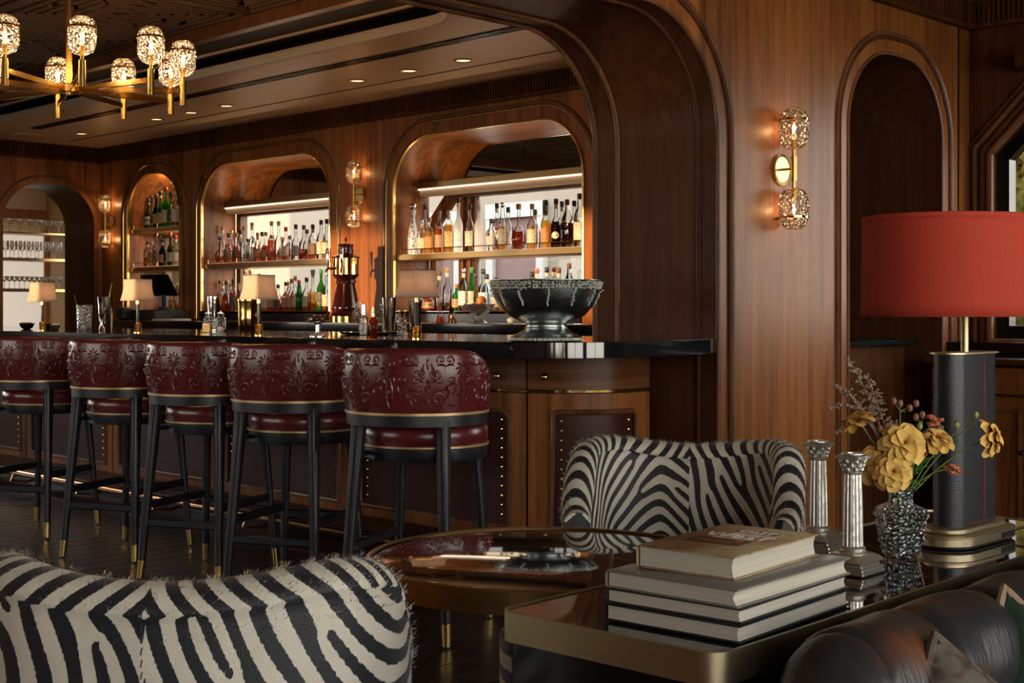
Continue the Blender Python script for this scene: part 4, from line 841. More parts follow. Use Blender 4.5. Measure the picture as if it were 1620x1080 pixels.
# ================================================================== ZEBRA CHAIRS
def fbm(x, y, s): return noise.noise((x*3+s, y*3, s*1.7))+.5*noise.noise((x*7, y*7+s, s))
def zb(phase): return .5+.5*cos(phase)
KZ = 2*pi/.064
def fork(s_, b, pts): return sum(sg*atan2(b-pb, s_-pa) for pa, pb, sg in pts)
def z_outer(s_, b):
    n = .022*fbm(s_, b, 2.0)
    if s_ >= 0: return zb(KZ*(math.hypot(s_-.66, b-.82)+n)+fork(s_, b, [(.18, .5, 1), (.36, .57, -1), (.1, .62, -1), (.42, .38, 1)]))
    return zb(KZ*(math.hypot(s_+.62, (b-.40)*1.2)+n)+fork(s_, b, [(-.1, .56, 1), (-.3, .6, -1), (-.2, .4, 1)]))
def z_inner(s_, b):
    n = .016*fbm(s_, b, 5.0)
    if s_ >= 0: return zb(KZ*(b+.75*sqrt((s_-.15)**2+.0015)+n*1.3)+fork(s_, b, [(.3, .6, 1), (.08, .5, -1), (.26, .48, -1)]))
    return zb(KZ*(math.hypot(s_+.62, (b-.92)*.8)+n)+fork(s_, b, [(-.16, .55, 1), (-.28, .52, -1), (-.1, .48, 1), (-.38, .6, 1)]))
def make_chair(label, zin=z_inner, zout=z_outer):
    t = thing('lounge_chair', (0, 0, 0), label, 'armchair', 'zebra print lounge chairs')
    NU, NV = 300, 130; CS = .686; A_, B_ = .455*CS, .36*CS; V = []; Z = []; hair = []
    def top(u):
        a = abs(u); z = .682+.02*exp(-((a-.42)/.16)**2)-.012*exp(-(a/.18)**2)
        if a > .58: k = (a-.58)/.42; z -= .24*k*k*(3-2*k)*1.0
        return .377+CS*z
    for i in range(NU):
        u = -1+2*i/(NU-1); ph = u*R(118); sp_, cp_ = sin(ph), cos(ph)
        e = 2.5; k = 1/((abs(sp_)**e+abs(cp_)**e)**(1/e)); cx_, cy_ = A_*sp_*k, -B_*cp_*k
        nrm = Vector((sp_/A_, -cp_/B_)).normalized(); zt = top(u); T = (.105+.02*(1-abs(u)))*CS; s_ = u*.98
        for j in range(NV):
            v = j/(NV-1); rr_ = T/2
            if v < .42: k = v/.42; z = .10+(zt-rr_-.10)*k; off = -.03*(1-k)*(1-k)+.008*sin(pi*k); val = zout(s_, (z-.377)/CS)
            elif v < .62: a = pi*(v-.42)/.20; off = -rr_+rr_*cos(a)*1.12; z = zt-rr_+rr_*sin(a)*.95; val = zb(KZ*.95*(s_+.03*noise.noise((s_*4, v*5, 9))+.06*sin(a)*(1 if s_ > 0 else -1))+2*noise.noise((s_*3, 1, 2)))
            else: k = (v-.62)/.38; z = zt-rr_-(zt-rr_-.40)*k; off = -T-.025*k*k-.014*sin(pi*k); val = zin(s_, (z-.377)/CS)
            p = Vector((cx_+nrm.x*off, cy_+nrm.y*off, z)); V.append(p); Z.append(val)
            if .40 < v < .56 and random.random() < .30: hair.append((p, Vector((nrm.x*(1 if v < .52 else .2), nrm.y*(1 if v < .52 else .2), .7)), val))
    F = [(i*NV+j, (i+1)*NV+j, (i+1)*NV+j+1, i*NV+j+1) for i in range(NU-1) for j in range(NV-1)]+[tuple(range(NV)), tuple(reversed(range((NU-1)*NV, NU*NV)))]
    b = MB().add(V, F).build('backrest', M['zebra'], t, smooth=80); at = b.data.attributes.new('zebra', 'FLOAT', 'POINT'); at.data.foreach_set('value', Z)
    hv = []; hf = []; hz = []
    for p, d, val in hair:
        for _ in range(3):
            q = Vector(p)+Vector((random.uniform(-.004, .004),)*3); dd = (d.normalized()+Vector((random.uniform(-.7, .7), random.uniform(-.7, .7), random.uniform(-.5, .5)))).normalized()*random.uniform(.005, .011); sd = dd.cross(Vector((random.random(), random.random(), random.random()))).normalized()*.0005
            n = len(hv); hv += [q-sd, q+sd, q+dd]; hf.append((n, n+1, n+2)); hz += [val]*3
    h_ = MB().add(hv, hf).build('hide_hair', M['zebra'], b, smooth=0, kind='stuff'); at = h_.data.attributes.new('zebra', 'FLOAT', 'POINT'); at.data.foreach_set('value', hz)
    # seat cushion
    V = []; Z = []; NU, NV = 120, 60
    for i in range(NU):
        a = 2*pi*i/NU
        for j in range(NV):
            v = j/(NV-1); e = 3.0; ca, sa = cos(a), sin(a); k = 1/((abs(ca)**e+abs(sa)**e)**(1/e))
            if v < .6: r = v/.6; z = .47-.012*r*r; 
            else: w_ = (v-.6)/.4; r = 1+.03*sin(pi*w_); z = .455-.30*w_
            x, y = .235*ca*k*r, -.01+.20*sa*k*r; V.append((x, y, z)); Z.append(zb(KZ/CS*.9*(x*.5+y*.9+.05*noise.noise((x*4, y*4, 1))+(.3*z if v > .6 else 0))))
    F = [(i*NV+j, ((i+1)%NU)*NV+j, ((i+1)%NU)*NV+j+1, i*NV+j+1) for i in range(NU) for j in range(NV-1)]
    c_ = MB().add(V, F).build('seat', M['zebra'], t, smooth=80); at = c_.data.attributes.new('zebra', 'FLOAT', 'POINT'); at.data.foreach_set('value', Z)
    st_ = MB()
    for u_ in (-1, 1):
        pass
    for zz in range(42): st_.cyl((-.001, -B_-.009, .14+.016*zz), (.001, -B_-.009, .150+.016*zz), .001, n=5)
    st_.build('seam_stitches', M['black'], b, kind='stuff')
    for x in (-.18, .18):
        for y in (-.14, .13): MB().cyl((x, y, .16), (x*1.05, y*1.05, 0), .018, .012).build('leg', M['brass'], t)
    return t
ch = make_chair('zebra print lounge chair with its back to the viewer, front left')
def dirz(lat, dep): return atan2((dep*.7071+lat*.7071), (-dep*.7071+lat*.7071))-pi/2
ch.location = (-1.77, 1.11, 0); ch.rotation_euler = (0, 0, dirz(.08,1))
c2 = dup(ch, loc=(-2.195, 2.826, 0), rz=dirz(-.25,-1), label='zebra print lounge chair facing the viewer behind the round marble table')
pf = thing('pouf', (-2.10, 2.265, 0), 'zebra print drum pouf half hidden behind the brass-edged marble table', 'pouf')
V = []; Z = []
for i in range(80):
    a = 2*pi*i/80
    for j in range(60):
        v = j/59
        if v < .8: r = .145; z = .03+.44*v/.8
        else: r = .145*(1-(v-.8)/.2)+.001; z = .47+.01*(v-.8)/.2
        V.append((r*cos(a), r*sin(a), z)); Z.append(zb(KZ*(a*.2*.25+z+.03*noise.noise((a, z*6, 4)))))
b = MB().add(V, [(i*60+j, ((i+1)%80)*60+j, ((i+1)%80)*60+j+1, i*60+j+1) for i in range(80) for j in range(59)]).build('body', M['zebra'], pf, smooth=50); at = b.data.attributes.new('zebra', 'FLOAT', 'POINT'); at.data.foreach_set('value', Z)
MB().lathe([(.12, 0), (.12, .03)], n=32).build('plinth', M['black'], pf)

# ================================================================== TABLES
RT = (-1.911, 2.006); RZ = .70; RR = .365
t = thing('round_table', (RT[0], RT[1], 0), 'round cocktail table of dark veined marble with a brass rim, between the zebra chairs', 'table')
MB().lathe([(RR-.012, RZ-.02), (RR-.012, RZ-.002), (RR-.03, RZ), (.01, RZ)], n=96).build('marble_top', M['marble'], t)
MB().lathe([(RR-.012, RZ-.044), (RR, RZ-.042), (RR, RZ+.001), (RR-.003, RZ+.003), (RR-.010, RZ+.003), (RR-.012, RZ)], n=96, cap=False).build('brass_rim', M['bronze'], t)
MB().lathe([(RR-.02, RZ-.04), (.01, RZ-.04)], n=64).build('underside', M['void'], t)
def ld(lat, dep): return (.7071*(-dep+lat), .7071*(dep+lat))
MB().lathe([(.16, 0), (.165, .006), (.15, .016), (.035, .026), (.028, .04), (.028, RZ-.06), (.05, RZ-.045)], (0, 0, 0), 32).build('pedestal', M['brass'], t)
TZ = .55; T0 = Vector((-1.862, 3.105, .55)); T1 = Vector((-1.203, 2.006, .78)); TK = .646
t = thing('side_table', (T1.x, T1.y, 0), 'long narrow dark marble console table with brass edge behind the leather sofa', 'console table', rz=R(2.0))
op = rrect(-.187, .187, -.665, .665, .029, 8)
MB().prism(rrect(-.182, .182, -.66, .66, .026, 8), .745, .778).build('marble_top', M['marble'], t)
sweep(op, [(0, .738), (.005, .738), (.005, .78), (0, .78)], lambda a, b, o_: (a, b, o_), True).build('brass_edge', M['brass_pale'], t)
MB().prism(rrect(-.178, .178, -.655, .655, .022, 8), 0, .743).build('plinth_body', M['void'], t)
_before = set(bpy.data.objects)

# books
def book(w_, l_, h_, cover, x, y, z, rz, label, spine='x-', swell=.004):
    t = thing('book', (x, y, z), label, 'book', 'large books stacked on the side table', rz)
    # width w_ along x (spine at -x), length l_ along y
    MB().box((.0, 0, .002), (w_, l_, .004), bev=.001).build('back_cover', cover, t); fc = MB().box((0, 0, h_-.002), (w_, l_, .004), bev=.001).build('front_cover', cover, t)
    def f(u, v):
        a = -pi/2+pi*u; return (-w_/2-.004*cos(a), (v-.5)*l_, h_/2+(h_/2)*sin(a))
    MB().grid(f, 9, 2).build('spine', cover, t)
    m = MB(); N_ = 8
    def g(u, v):
        zz = .004+(h_-.008)*v; dip = swell*sin(pi*v)
        P = [(-w_/2+.002, -l_/2+.006), (w_/2-.006-dip, -l_/2+.006), (w_/2-.006-dip, l_/2-.006), (-w_/2+.002, l_/2-.006)]
        p = P[int(round(u*4))%4]; return (p[0], p[1], zz)
    m.grid(g, 4, N_, cu=True); m.build('page_block', M['pages'], t, smooth=0)
    return t, fc
def pages():
    mt, nt, N, L, P = nodes('book pages'); tc = N.new('ShaderNodeTexCoord'); mp = N.new('ShaderNodeMapping'); mp.inputs['Scale'].default_value = (3, 3, 900); nz = N.new('ShaderNodeTexNoise'); nz.inputs['Scale'].default_value = 1; L.new(tc.outputs['Object'], mp.inputs[0]); L.new(mp.outputs[0], nz.inputs['Vector'])
    rp = N.new('ShaderNodeValToRGB'); e = rp.color_ramp.elements; e[0].color = (.36,.32,.25,1); e[1].color = (.66,.62,.53,1); L.new(nz.outputs['Fac'], rp.inputs[0]); L.new(rp.outputs[0], P.inputs['Base Color']); P.inputs['Roughness'].default_value = .8; return mt
M['pages'] = pages()
def mapcover():
    mt, nt, N, L, P = nodes('old map cover'); tc = N.new('ShaderNodeTexCoord'); nz = N.new('ShaderNodeTexNoise'); nz.inputs['Scale'].default_value = 9; nz.inputs['Detail'].default_value = 6; L.new(tc.outputs['Object'], nz.inputs['Vector'])
    rp = N.new('ShaderNodeValToRGB'); e = rp.color_ramp.elements; e[0].position = .35; e[0].color = (.30,.15,.085,1); e[1].position = .62; e[1].color = (.44,.37,.20,1); L.new(nz.outputs['Fac'], rp.inputs[0])
    n2 = N.new('ShaderNodeTexNoise'); n2.inputs['Scale'].default_value = 14; n2.inputs['Detail'].default_value = 5; n2.inputs['Distortion'].default_value = 1.2; L.new(tc.outputs['Object'], n2.inputs['Vector'])
    s_ = N.new('ShaderNodeMath'); s_.operation = 'SUBTRACT'; s_.inputs[1].default_value = .5; L.new(n2.outputs['Fac'], s_.inputs[0]); a_ = N.new('ShaderNodeMath'); a_.operation = 'ABSOLUTE'; L.new(s_.outputs[0], a_.inputs[0]); c_ = N.new('ShaderNodeMath'); c_.operation = 'LESS_THAN'; c_.inputs[1].default_value = .008; L.new(a_.outputs[0], c_.inputs[0])
    mx = N.new('ShaderNodeMix'); mx.data_type = 'RGBA'; L.new(c_.outputs[0], mx.inputs[0]); L.new(rp.outputs[0], mx.inputs[6]); mx.inputs[7].default_value = (.14,.09,.05,1); L.new(mx.outputs[2], P.inputs['Base Color']); P.inputs['Roughness'].default_value = .45; return mt
M['map'] = mapcover()
M['cov_grey'] = mat('grey landscape jacket', (.20, .19, .165), .22, bump=(30, .02)); M['cov_black'] = mat('black cloth cover', (.012, .014, .018), .4); M['cov_dark'] = mat('dark jacket', (.03, .035, .04), .3); M['cov_slate'] = mat('slate jacket', (.07, .08, .09), .35)
bx_, by_ = -1.735, 2.405; z = TZ
br = R(4.5)
book(.325, .47, .036, M['cov_black'], bx_, by_, z, br, 'bottom book of the stack, black cover and cream pages'); z += .0365
book(.325, .465, .031, M['cov_dark'], bx_-.004, by_+.004, z, br+.008, 'dark-jacketed thin book second from the bottom of the stack'); z += .0315
book(.32, .47, .037, M['cov_grey'], bx_-.002, by_+.004, z, br-.012, 'grey glossy-jacketed book lying second from top of the stack', swell=.008); z += .0375
tb, fc = book(.235, .37, .048, M['map'], -1.752, 2.425, z, br+.02, 'top book of the stack with an old map cover lettered WEST')
def text(s_, size, x, y, z, mt, parent, name='lettering', ext=.0004, rx=0, rz=0):
    cu = bpy.data.curves.new(name, 'FONT'); cu.body = s_; cu.size = size; cu.extrude = ext; cu.align_x = 'CENTER'; cu.align_y = 'CENTER'; cu.offset = size*.012
    ob = bpy.data.objects.new('tmp', cu); COL.objects.link(ob); bpy.context.view_layer.update(); me = bpy.data.meshes.new_from_object(ob.evaluated_get(bpy.context.evaluated_depsgraph_get())); bpy.data.objects.remove(ob)
    me.materials.clear(); me.materials.append(mt); o = bpy.data.objects.new(name, me); COL.objects.link(o); o.parent = parent; o.location = (x, y, z); o.rotation_euler = (rx, 0, rz); o['kind'] = 'stuff'; return o
M['plum'] = mat('plum label ink', (.07, .035, .03), .4)
hz = .0482
MB().box((.005, .105, hz), (.10, .05, .0006)).build('title_block', M['plum'], fc); MB().box((-.01, -.035, hz), (.135, .075, .0006)).build('title_block', M['plum'], fc)
text('OUT', .042, .005, .108, hz+.0006, M['white'], fc); text('WEST', .062, -.005, .042, hz+.0006, M['white'], fc)
def dashes(y, x0, x1, h_, mt_):
    m = MB(); x = x0; rn = random.Random(int(y*1e4))
    while x < x1: w_ = rn.uniform(.003, .009); m.box((x+w_/2, y, hz+.0008), (w_, h_, .0004)); x += w_+.0022
    m.build('fine_print', mt_, fc, smooth=0, kind='stuff')
dashes(.080, -.04, .05, .007, M['white']); dashes(.009, -.05, .045, .006, M['white'])
MB().lathe([(.008, 0), (.008, .0004)], (.03, -.015, hz+.0006), 16).build('emblem', M['l_orange'] if 'l_orange' in M else M['c_orange'], fc)
for k in range(3): dashes(-.035-.011*k, -.06+.012*k, .035-.006*k, .0045, M['c_gold'])

# candlesticks
def candlestick(label):
    t = thing('candlestick', (0, 0, 0), label, 'candlestick', 'silver column candlesticks')
    m = MB(); z = 0
    for w_, h_ in ((.118, .008), (.112, .010), (.098, .007), (.088, .006)): m.box((0, 0, z+h_/2), (w_, w_, h_), bev=.002); z += h_
    b = m.build('base', M['silver'], t, smooth=20); P = [(.062, z), (.052, z+.010), (.040, z+.016)]
    MB().lathe([(p[0]/1.0, p[1]) for p in P], n=4*8, sq=9).build('base_slope', M['silver'], b, smooth=25)
    bd = MB()
    for q in range(4):
        for i in range(17): x = -.046+.092*i/16; ca, sa = cos(pi/2*q), sin(pi/2*q); bd.ball((x*ca+.047*sa, x*sa-.047*ca, .0325), .0026, 4)
    bd.build('beading', M['silver'], b, kind='stuff'); z += .016
    MB().lathe([(.034, z), (.036, z+.004), (.030, z+.008), (.032, z+.013), (.027, z+.018)], n=28).build('column_foot', M['silver'], t); z += .018
    V = []; F = []; n = 64; zs = [z, z+.19]
    for zz, r in ((z, .0255), (z+.1, .0240), (z+.178, .0215)):
        for i in range(n): a = 2*pi*i/n; rr_ = r*(1-.10*max(0, cos(a*16))**1); V.append((rr_*cos(a), rr_*sin(a), zz))
    for k in range(2):
        for i in range(n): j = (i+1)%n; F.append((k*n+i, k*n+j, k*n+n+j, k*n+n+i))
    MB().add(V, F).build('fluted_column', M['silver'], t, smooth=20); z += .178
    m = MB().lathe([(.022, z), (.025, z+.003), (.020, z+.006), (.023, z+.028), (.030, z+.040)], n=24)
    for ring, (rr_, zz, nb) in enumerate(((.0235, .012, 8), (.0255, .022, 8), (.030, .033, 8))):
        for i in range(nb):
            a = 2*pi*(i+.5*(ring%2))/nb; x, y = rr_*cos(a), rr_*sin(a); m.ball((x, y, z+zz), .0055, 6); m.ball((x*1.12, y*1.12, z+zz+.004), .0032, 5)
    m.build('acanthus_capital', M['silver'], t)
    ab = []
    for q in range(4):
        a0_ = pi/4+pi/2*q
        for k in range(6): a = a0_+pi/2*k/6; r = .046-.014*sin(pi*k/6); ab.append((r*cos(a), r*sin(a)))
    MB().prism(ab, z+.040, z+.047).build('abacus', M['silver'], t); MB().lathe([(.017, z+.047), (.030, z+.050), (.030, z+.053), (.014, z+.053), (.013, z+.045)], n=20).build('candle_cup', M['silver'], t)
    return t
c1 = candlestick('tall silver column candlestick nearer the vase and standing in front'); c1.location = (-1.795, 3.0, TZ); c1.rotation_euler = (0, 0, R(3))
dup(c1, loc=(-2.03, 3.215, TZ), rz=R(8), label='silver column candlestick behind the books at the far table edge')

# vase
VX, VY = -1.815, 3.275
t = thing('glass_vase', (VX, VY, TZ), 'cut crystal vase holding yellow flowers on the side table', 'vase')
MB().lathe([(.040, 0), (.043, .004), (.056, .06), (.066, .118), (.062, .128), (.034, .140), (.030, .146), (.030, .170), (.037, .178), (.034, .180), (.027, .172), (.027, .148), (.030, .138), (.058, .124), (.052, .06), (.036, .012), (.01, .010)], n=40, sq=3.2, rz=R(45), cap=True).build('glass_body', M['g_vase'], t, smooth=50)
lat = MB()
for k in range(4):
    for j in range(-7, 8):
        for sg in (-1, 1):
            P = []
            for i in range(9):
                zz = .008+.108*i/8; x = (j*.0145+sg*(zz-.06)*.75); hw = .030+.014*zz/.118
                if abs(x) < hw: r = (.0405+.0235*min(1, zz/.118)**.9)*.98; a = R(45)+pi/2*k+R(45); P.append((x*cos(a)-(-r)*sin(a)*-1*-1, 0, zz) if False else (x*cos(a)+r*sin(a), x*sin(a)-r*cos(a), zz))
            if len(P) > 1: lat.tube(P, .0012, 4)
lat.build('cut_lattice', M['g_cut'], t, smooth=60, kind='stuff')
M['stem'] = mat('green stem', (.10, .16, .03), .5); M['leaf'] = mat('leaf green', (.05, .16, .03), .45); 
def petalmat():
    mt, nt, N, L, P = nodes('apricot petal'); tc = N.new('ShaderNodeTexCoord'); sp_ = N.new('ShaderNodeSeparateXYZ'); L.new(tc.outputs['Object'], sp_.inputs[0]); mr = N.new('ShaderNodeMapRange'); mr.inputs['From Max'].default_value = .04; L.new(sp_.outputs['X'], mr.inputs[0])
    nz = N.new('ShaderNodeTexNoise'); mp = N.new('ShaderNodeMapping'); mp.inputs['Scale'].default_value = (20, 500, 20); nz.inputs['Scale'].default_value = 1; L.new(tc.outputs['Object'], mp.inputs[0]); L.new(mp.outputs[0], nz.inputs['Vector'])
    ad = N.new('ShaderNodeMath'); ad.operation = 'MULTIPLY_ADD'; ad.inputs[1].default_value = .5; L.new(nz.outputs['Fac'], ad.inputs[0]); L.new(mr.outputs[0], ad.inputs[2])
    rp = N.new('ShaderNodeValToRGB'); e = rp.color_ramp.elements; e[0].position = .25; e[0].color = (.20,.055,.008,1); e[1].position = 1.1; e[1].color = (.72,.45,.12,1); q = e.new(.6); q.color = (.50,.23,.045,1); L.new(ad.outputs[0], rp.inputs[0]); L.new(rp.outputs[0], P.inputs['Base Color']); P.inputs['Roughness'].default_value = .7; P.inputs['Specular IOR Level'].default_value = .2; return mt
M['petal'] = petalmat(); M['coral'] = mat('coral blossom', (.5, .14, .06), .6); M['bud'] = mat('bud', (.22, .10, .05), .6); M['bud_green'] = mat('green bud', (.22, .26, .08), .5); M['seed'] = mat('dry seed heads', (.30, .21, .15), .8)
pm = []
for v_ in range(3):
    def f(u, v, v_=v_):
        k = u; wdt = .0165*sin(pi*(.10+.74*k))**.8; x = (v-.5)*2*wdt
        return (.004+.036*k, x, .006*sin(pi*k*.9)-.012*k*k*(1+.5*v_)+.004*(abs(v-.5)*2)**2+.0012*sin(14*v))
    pm.append(MB().grid(f, 8, 6).mesh('petal', M['petal'], 60))
def at_(lat, z, dep=0): return Vector((VX+.7071*(lat-dep), VY+.7071*(lat+dep), z))
def stemto(t, p, base=None, bend=.02):
    b0 = Vector((VX+random.uniform(-.015, .015), VY+random.uniform(-.015, .015), TZ+.02)); nk = Vector((VX+(p.x-VX)*.12, VY+(p.y-VY)*.12, TZ+.165))
    P = [b0, b0.lerp(nk, .5), nk]; 
    for k in (.3, .6, .85, 1): q = nk.lerp(p, k); q.z += bend*sin(pi*k); P.append(q)
    m = MB().tube([q-t.location for q in P], [.0024]*3+[.0022, .002, .0018, .0018], 6); m.build('stem', M['stem'], t)
def flower(p, nrm, sc, label, layers=3):
    t = thing('flower', p, label, 'flower', 'apricot flowers in the crystal vase')
    hd = bpy.data.objects.new('flower_head', MB().ball((0, 0, 0), .007, 8).mesh('flower_head', M['coral'])); COL.objects.link(hd); hd.parent = t; hd.scale = (sc,)*3
    hd.rotation_euler = Vector(nrm).to_track_quat('Z', 'Y').to_euler()
    for L_ in range(layers):
        n = 8-L_
        for i in range(n):
            o = bpy.data.objects.new('petal', pm[(i+L_)%3]); COL.objects.link(o); o.parent = hd
            o.rotation_euler = (random.uniform(-.25, .25), -.10-.42*L_+random.uniform(-.1, .1), 2*pi*(i+.5*L_)/n+random.uniform(-.1, .1)); o.scale = (1.15-.2*L_, 1.15-.12*L_, 1); o.location = (0, 0, .002+.003*L_)
    stemto(t, p); return t
cam_dir = Vector((.7071, -.7071, .1))
flower(at_(-.11, .905), Vector((-.3, -.3, .8)), .95, 'apricot flower at upper left above the nearer candlestick')
flower(at_(-.004, .848, -.03), cam_dir+Vector((0, 0, .35)), 1.35, 'largest apricot flower at the centre of the bouquet', 3)
flower(at_(-.036, .778, -.05), cam_dir+Vector((-.1, -.1, .2)), 1.12, 'open apricot flower just above the vase rim')
flower(at_(-.082, .785, .01), cam_dir+Vector((-.9, -.7, -.3)), 1.15, 'drooping apricot flower behind the nearer candlestick top')
flower(at_(.092, .852, .0), cam_dir*.4+Vector((.1, .1, .9)), 1.05, 'half-open apricot flower right of the bouquet centre')
flower(at_(.232, .862, .0), cam_dir*.5+Vector((.6, .6, .1)), 1.12, 'apricot flower far right on a long stem before the lamp')
def cluster(p, r, n, mt, label, cat='flower', sz=.008):
    t = thing('blossom_cluster', p, label, cat, 'small blossoms in the crystal vase'); m = MB()
    for i in range(n):
        q = Vector((random.gauss(0, 1), random.gauss(0, 1), random.gauss(0, 1))).normalized()*r*random.uniform(.5, 1)
        for k in range(5): a = 2*pi*k/5; m.ball((q.x+.0055*cos(a), q.y+.0055*sin(a), q.z+random.uniform(-.002, .002)), sz*.55, 5)
    m.build('blossoms', mt, t, kind='stuff'); stemto(t, p)
cluster(at_(.086, .912), .022, 11, M['coral'], 'coral blossom cluster at upper right of the bouquet')
cluster(at_(.062, .828, .03), .028, 12, M['coral'], 'coral blossom cluster behind the bouquet centre')
cluster(at_(.135, .782, -.01), .022, 10, M['coral'], 'coral blossom cluster hanging low at right')
def buds(p, P, mt, label):
    t = thing('flower_bud', p, label, 'bud', 'buds in the crystal vase')
    for q in P: b = MB().ball(q, .008, 8, sz=1.3).build('bud', mt, t); MB().tube([(0, 0, -.02), (q[0]*.6, q[1]*.6, q[2]-.010)], .0014, 5).build('bud_stalk', M['stem'], b)
    stemto(t, p+Vector((0, 0, -.02)))
buds(at_(-.002, .955), [(0, 0, 0), (.018, .018, -.012), (-.013, -.01, .006), (.03, .03, .0)], M['bud'], 'tall sprig of brownish round buds')
buds(at_(.057, .925), [(0, 0, 0), (-.012, -.012, -.006)], M['bud'], 'pair of brownish buds left of the coral cluster')
buds(at_(.05, .895), [(0, 0, 0)], M['bud_green'], 'green bud in the middle of the bouquet')
buds(at_(.148, .898), [(0, 0, 0)], M['bud_green'], 'green bud right of the coral cluster')
buds(at_(.199, .925), [(0, 0, 0)], M['bud_green'], 'green bud high on the long right-hand stem')
buds(at_(-.055, .888), [(0, 0, 0), (.012, .012, .004)], M['bud'], 'pair of dark buds beside the upper left flower')
for k, (lt, zz, drop, lb) in enumerate(((-.135, 1.075, 0, 'tallest dry grass plume leaning left'), (-.09, 1.03, 0, 'dry grass plume right of the tallest'), (-.17, 1.0, .03, 'dry grass plume arching left at mid height'), (-.185, .94, .06, 'dry grass plume drooping over the nearer candlestick'), (-.165, .87, .09, 'lowest dry grass plume trailing left'), (.12, .89, .0, 'thin dry grass sprig among the right-hand buds'), (-.01, .90, .02, 'short dry grass sprig behind the largest flower'))):
    p = at_(lt, zz, .03); t = thing('grass_plume', at_(0, TZ+.17), lb, 'dried grass', 'dried grasses in the crystal vase'); m = MB(); sd = MB(); base = Vector((0, 0, 0)); tip = p-t.location
    def pt(k): q = base.lerp(tip, k); q.z += (.05+drop)*sin(pi*k)*.8; return q
    m.tube([pt(i/10) for i in range(11)], .0013, 5)
    for i in range(34):
        k = .45+.55*i/34; q = pt(k); a = random.uniform(0, 2*pi); L_ = .034*(1.25-k); e = q+Vector((cos(a)*L_, sin(a)*L_, random.uniform(-.3, .7)*L_)); m.tube([q, e], .0005, 3)
        for j in range(7): c_ = q.lerp(e, .25+.12*j)+Vector([random.uniform(-.003, .003) for _ in range(3)]); sd.ball(c_, random.uniform(.0015, .0032), 3)
    m.build('stalk', M['seed'], t, kind='stuff'); sd.build('seeds', M['seed'], t, kind='stuff')
t = thing('leaf_spray', at_(0, TZ+.17), 'fresh green leaves at the mouth of the vase', 'leaves')
for lt, dz, tw in ((.05, .03, .5), (.075, .05, .2), (.06, -.005, 1.2), (.03, .075, .1), (-.02, .06, -.2), (.09, .075, .6)):
    tip = Vector((.7071*lt, .7071*lt, dz+.02))
    def f(u, v): c_ = tip*u; w_ = .009*sin(pi*u)**.8; return (c_.x+(v-.5)*w_*2*-.5, c_.y+(v-.5)*w_*2*.5, c_.z+.02*sin(pi*u)+(v-.5)*w_*1.2)
    MB().grid(f, 9, 3).build('leaf', M['leaf'], t, smooth=80)
m = MB()
for i in range(7): a = 2*pi*i/7; m.tube([(.018*cos(a), .018*sin(a), -.155), (.008*cos(a+1), .008*sin(a+1), 0)], .004, 6)
m.build('stem_bunch', M['leaf'], t, kind='stuff')

# ================================================================== TABLE LAMP
def stad(h, r, n=14): return [(r*cos(a), h+r*sin(a)) for a in [pi*i/n for i in range(n+1)]]+[(r*cos(a), -h+r*sin(a)) for a in [pi+pi*i/n for i in range(n+1)]]
t = thing('table_lamp', (-1.815, 3.635, TZ), 'large table lamp with vermilion oval shade and black stitched leather body', 'table lamp')
m = MB().prism(stad(.115, .088), .004, .030); m.build('base', M['brass_pale'], t, bevel=.004); b = t.children[0]
MB().prism(stad(.113, .090), .028, .034).build('base_step', M['brass_pale'], b, bevel=.002); MB().prism(stad(.105, .064), .034, .052).build('base_step', M['brass_pale'], b, bevel=.005); MB().prism(stad(.11, .082), 0, .004).build('felt_pad', M['tile'], b)
body = MB().prism(stad(.088, .044), .052, .53).build('body', M['lampskin'], t)
MB().prism(stad(.093, .052), .53, .535).build('body_cap', M['brass_pale'], t)
m = MB()
for i in range(74): z = .06+.0063*i; m.tube([(.0445, .028-.003, z), (.0475, .028, z+.002), (.0445, .028+.003, z+.004)], .0011, 5)
m.build('seam_stitches', M['stitch'], body, kind='stuff')
m = MB()
for i in range(26): y = -.095+.0072*i; m.tube([(.0445, y, .058), (.0452, y+.004, .0583)], .0007, 4)
m.build('hem_stitches', M['stitch'], body, kind='stuff')
MB().cyl((0, 0, .535), (0, 0, .66), .011, n=16).build('neck', M['brass_pale'], t)
def f(u, v):
    a = 2*pi*u; zz = [0, .0, .295, .295][0]+.295*v; k = 1+.03*v*0-.012*(1-v)*-1; return (.258*cos(a)*k, .345*sin(a)*k, .635+zz*.94)
sd_ = MB().grid(f, 72, 8, cu=True).build('lamp_shade', M['shade_red'], t, smooth=80); so_ = sd_.modifiers.new('solid', 'SOLIDIFY'); so_.thickness = .003
for zz in (.640, .905): MB().grid(lambda u, v, zz=zz: (.2605*cos(2*pi*u), .3485*sin(2*pi*u), zz-.005+.010*v), 72, 2, cu=True).build('shade_hem', M['shade_red'], sd_)
MB().tube([(-.25, 0, .66), (0, 0, .665), (.25, 0, .66)], .003, 6).build('shade_carrier', M['brass'], t)
MB().ball((0, 0, .74), .03, 12).build('bulb', M['white'], t)
cb = MB().tube([(.06, .14, .015), (.10, .2, .03), (.15, .32, .035), (.2, .5, .01)], .004, 8); cb.build('cord', M['tile'], t)
MB().box((.082, .085, .018), (.014, .09, .02), bev=.003).build('switch_block', M['tile'], t)

# everything standing on the console was modelled on a trial table: set it at its real size on the real one
for o in set(bpy.data.objects)-_before:
    if o.parent is None: o.location = T1+(o.location-T0)*TK; o.scale = (TK, TK, TK)
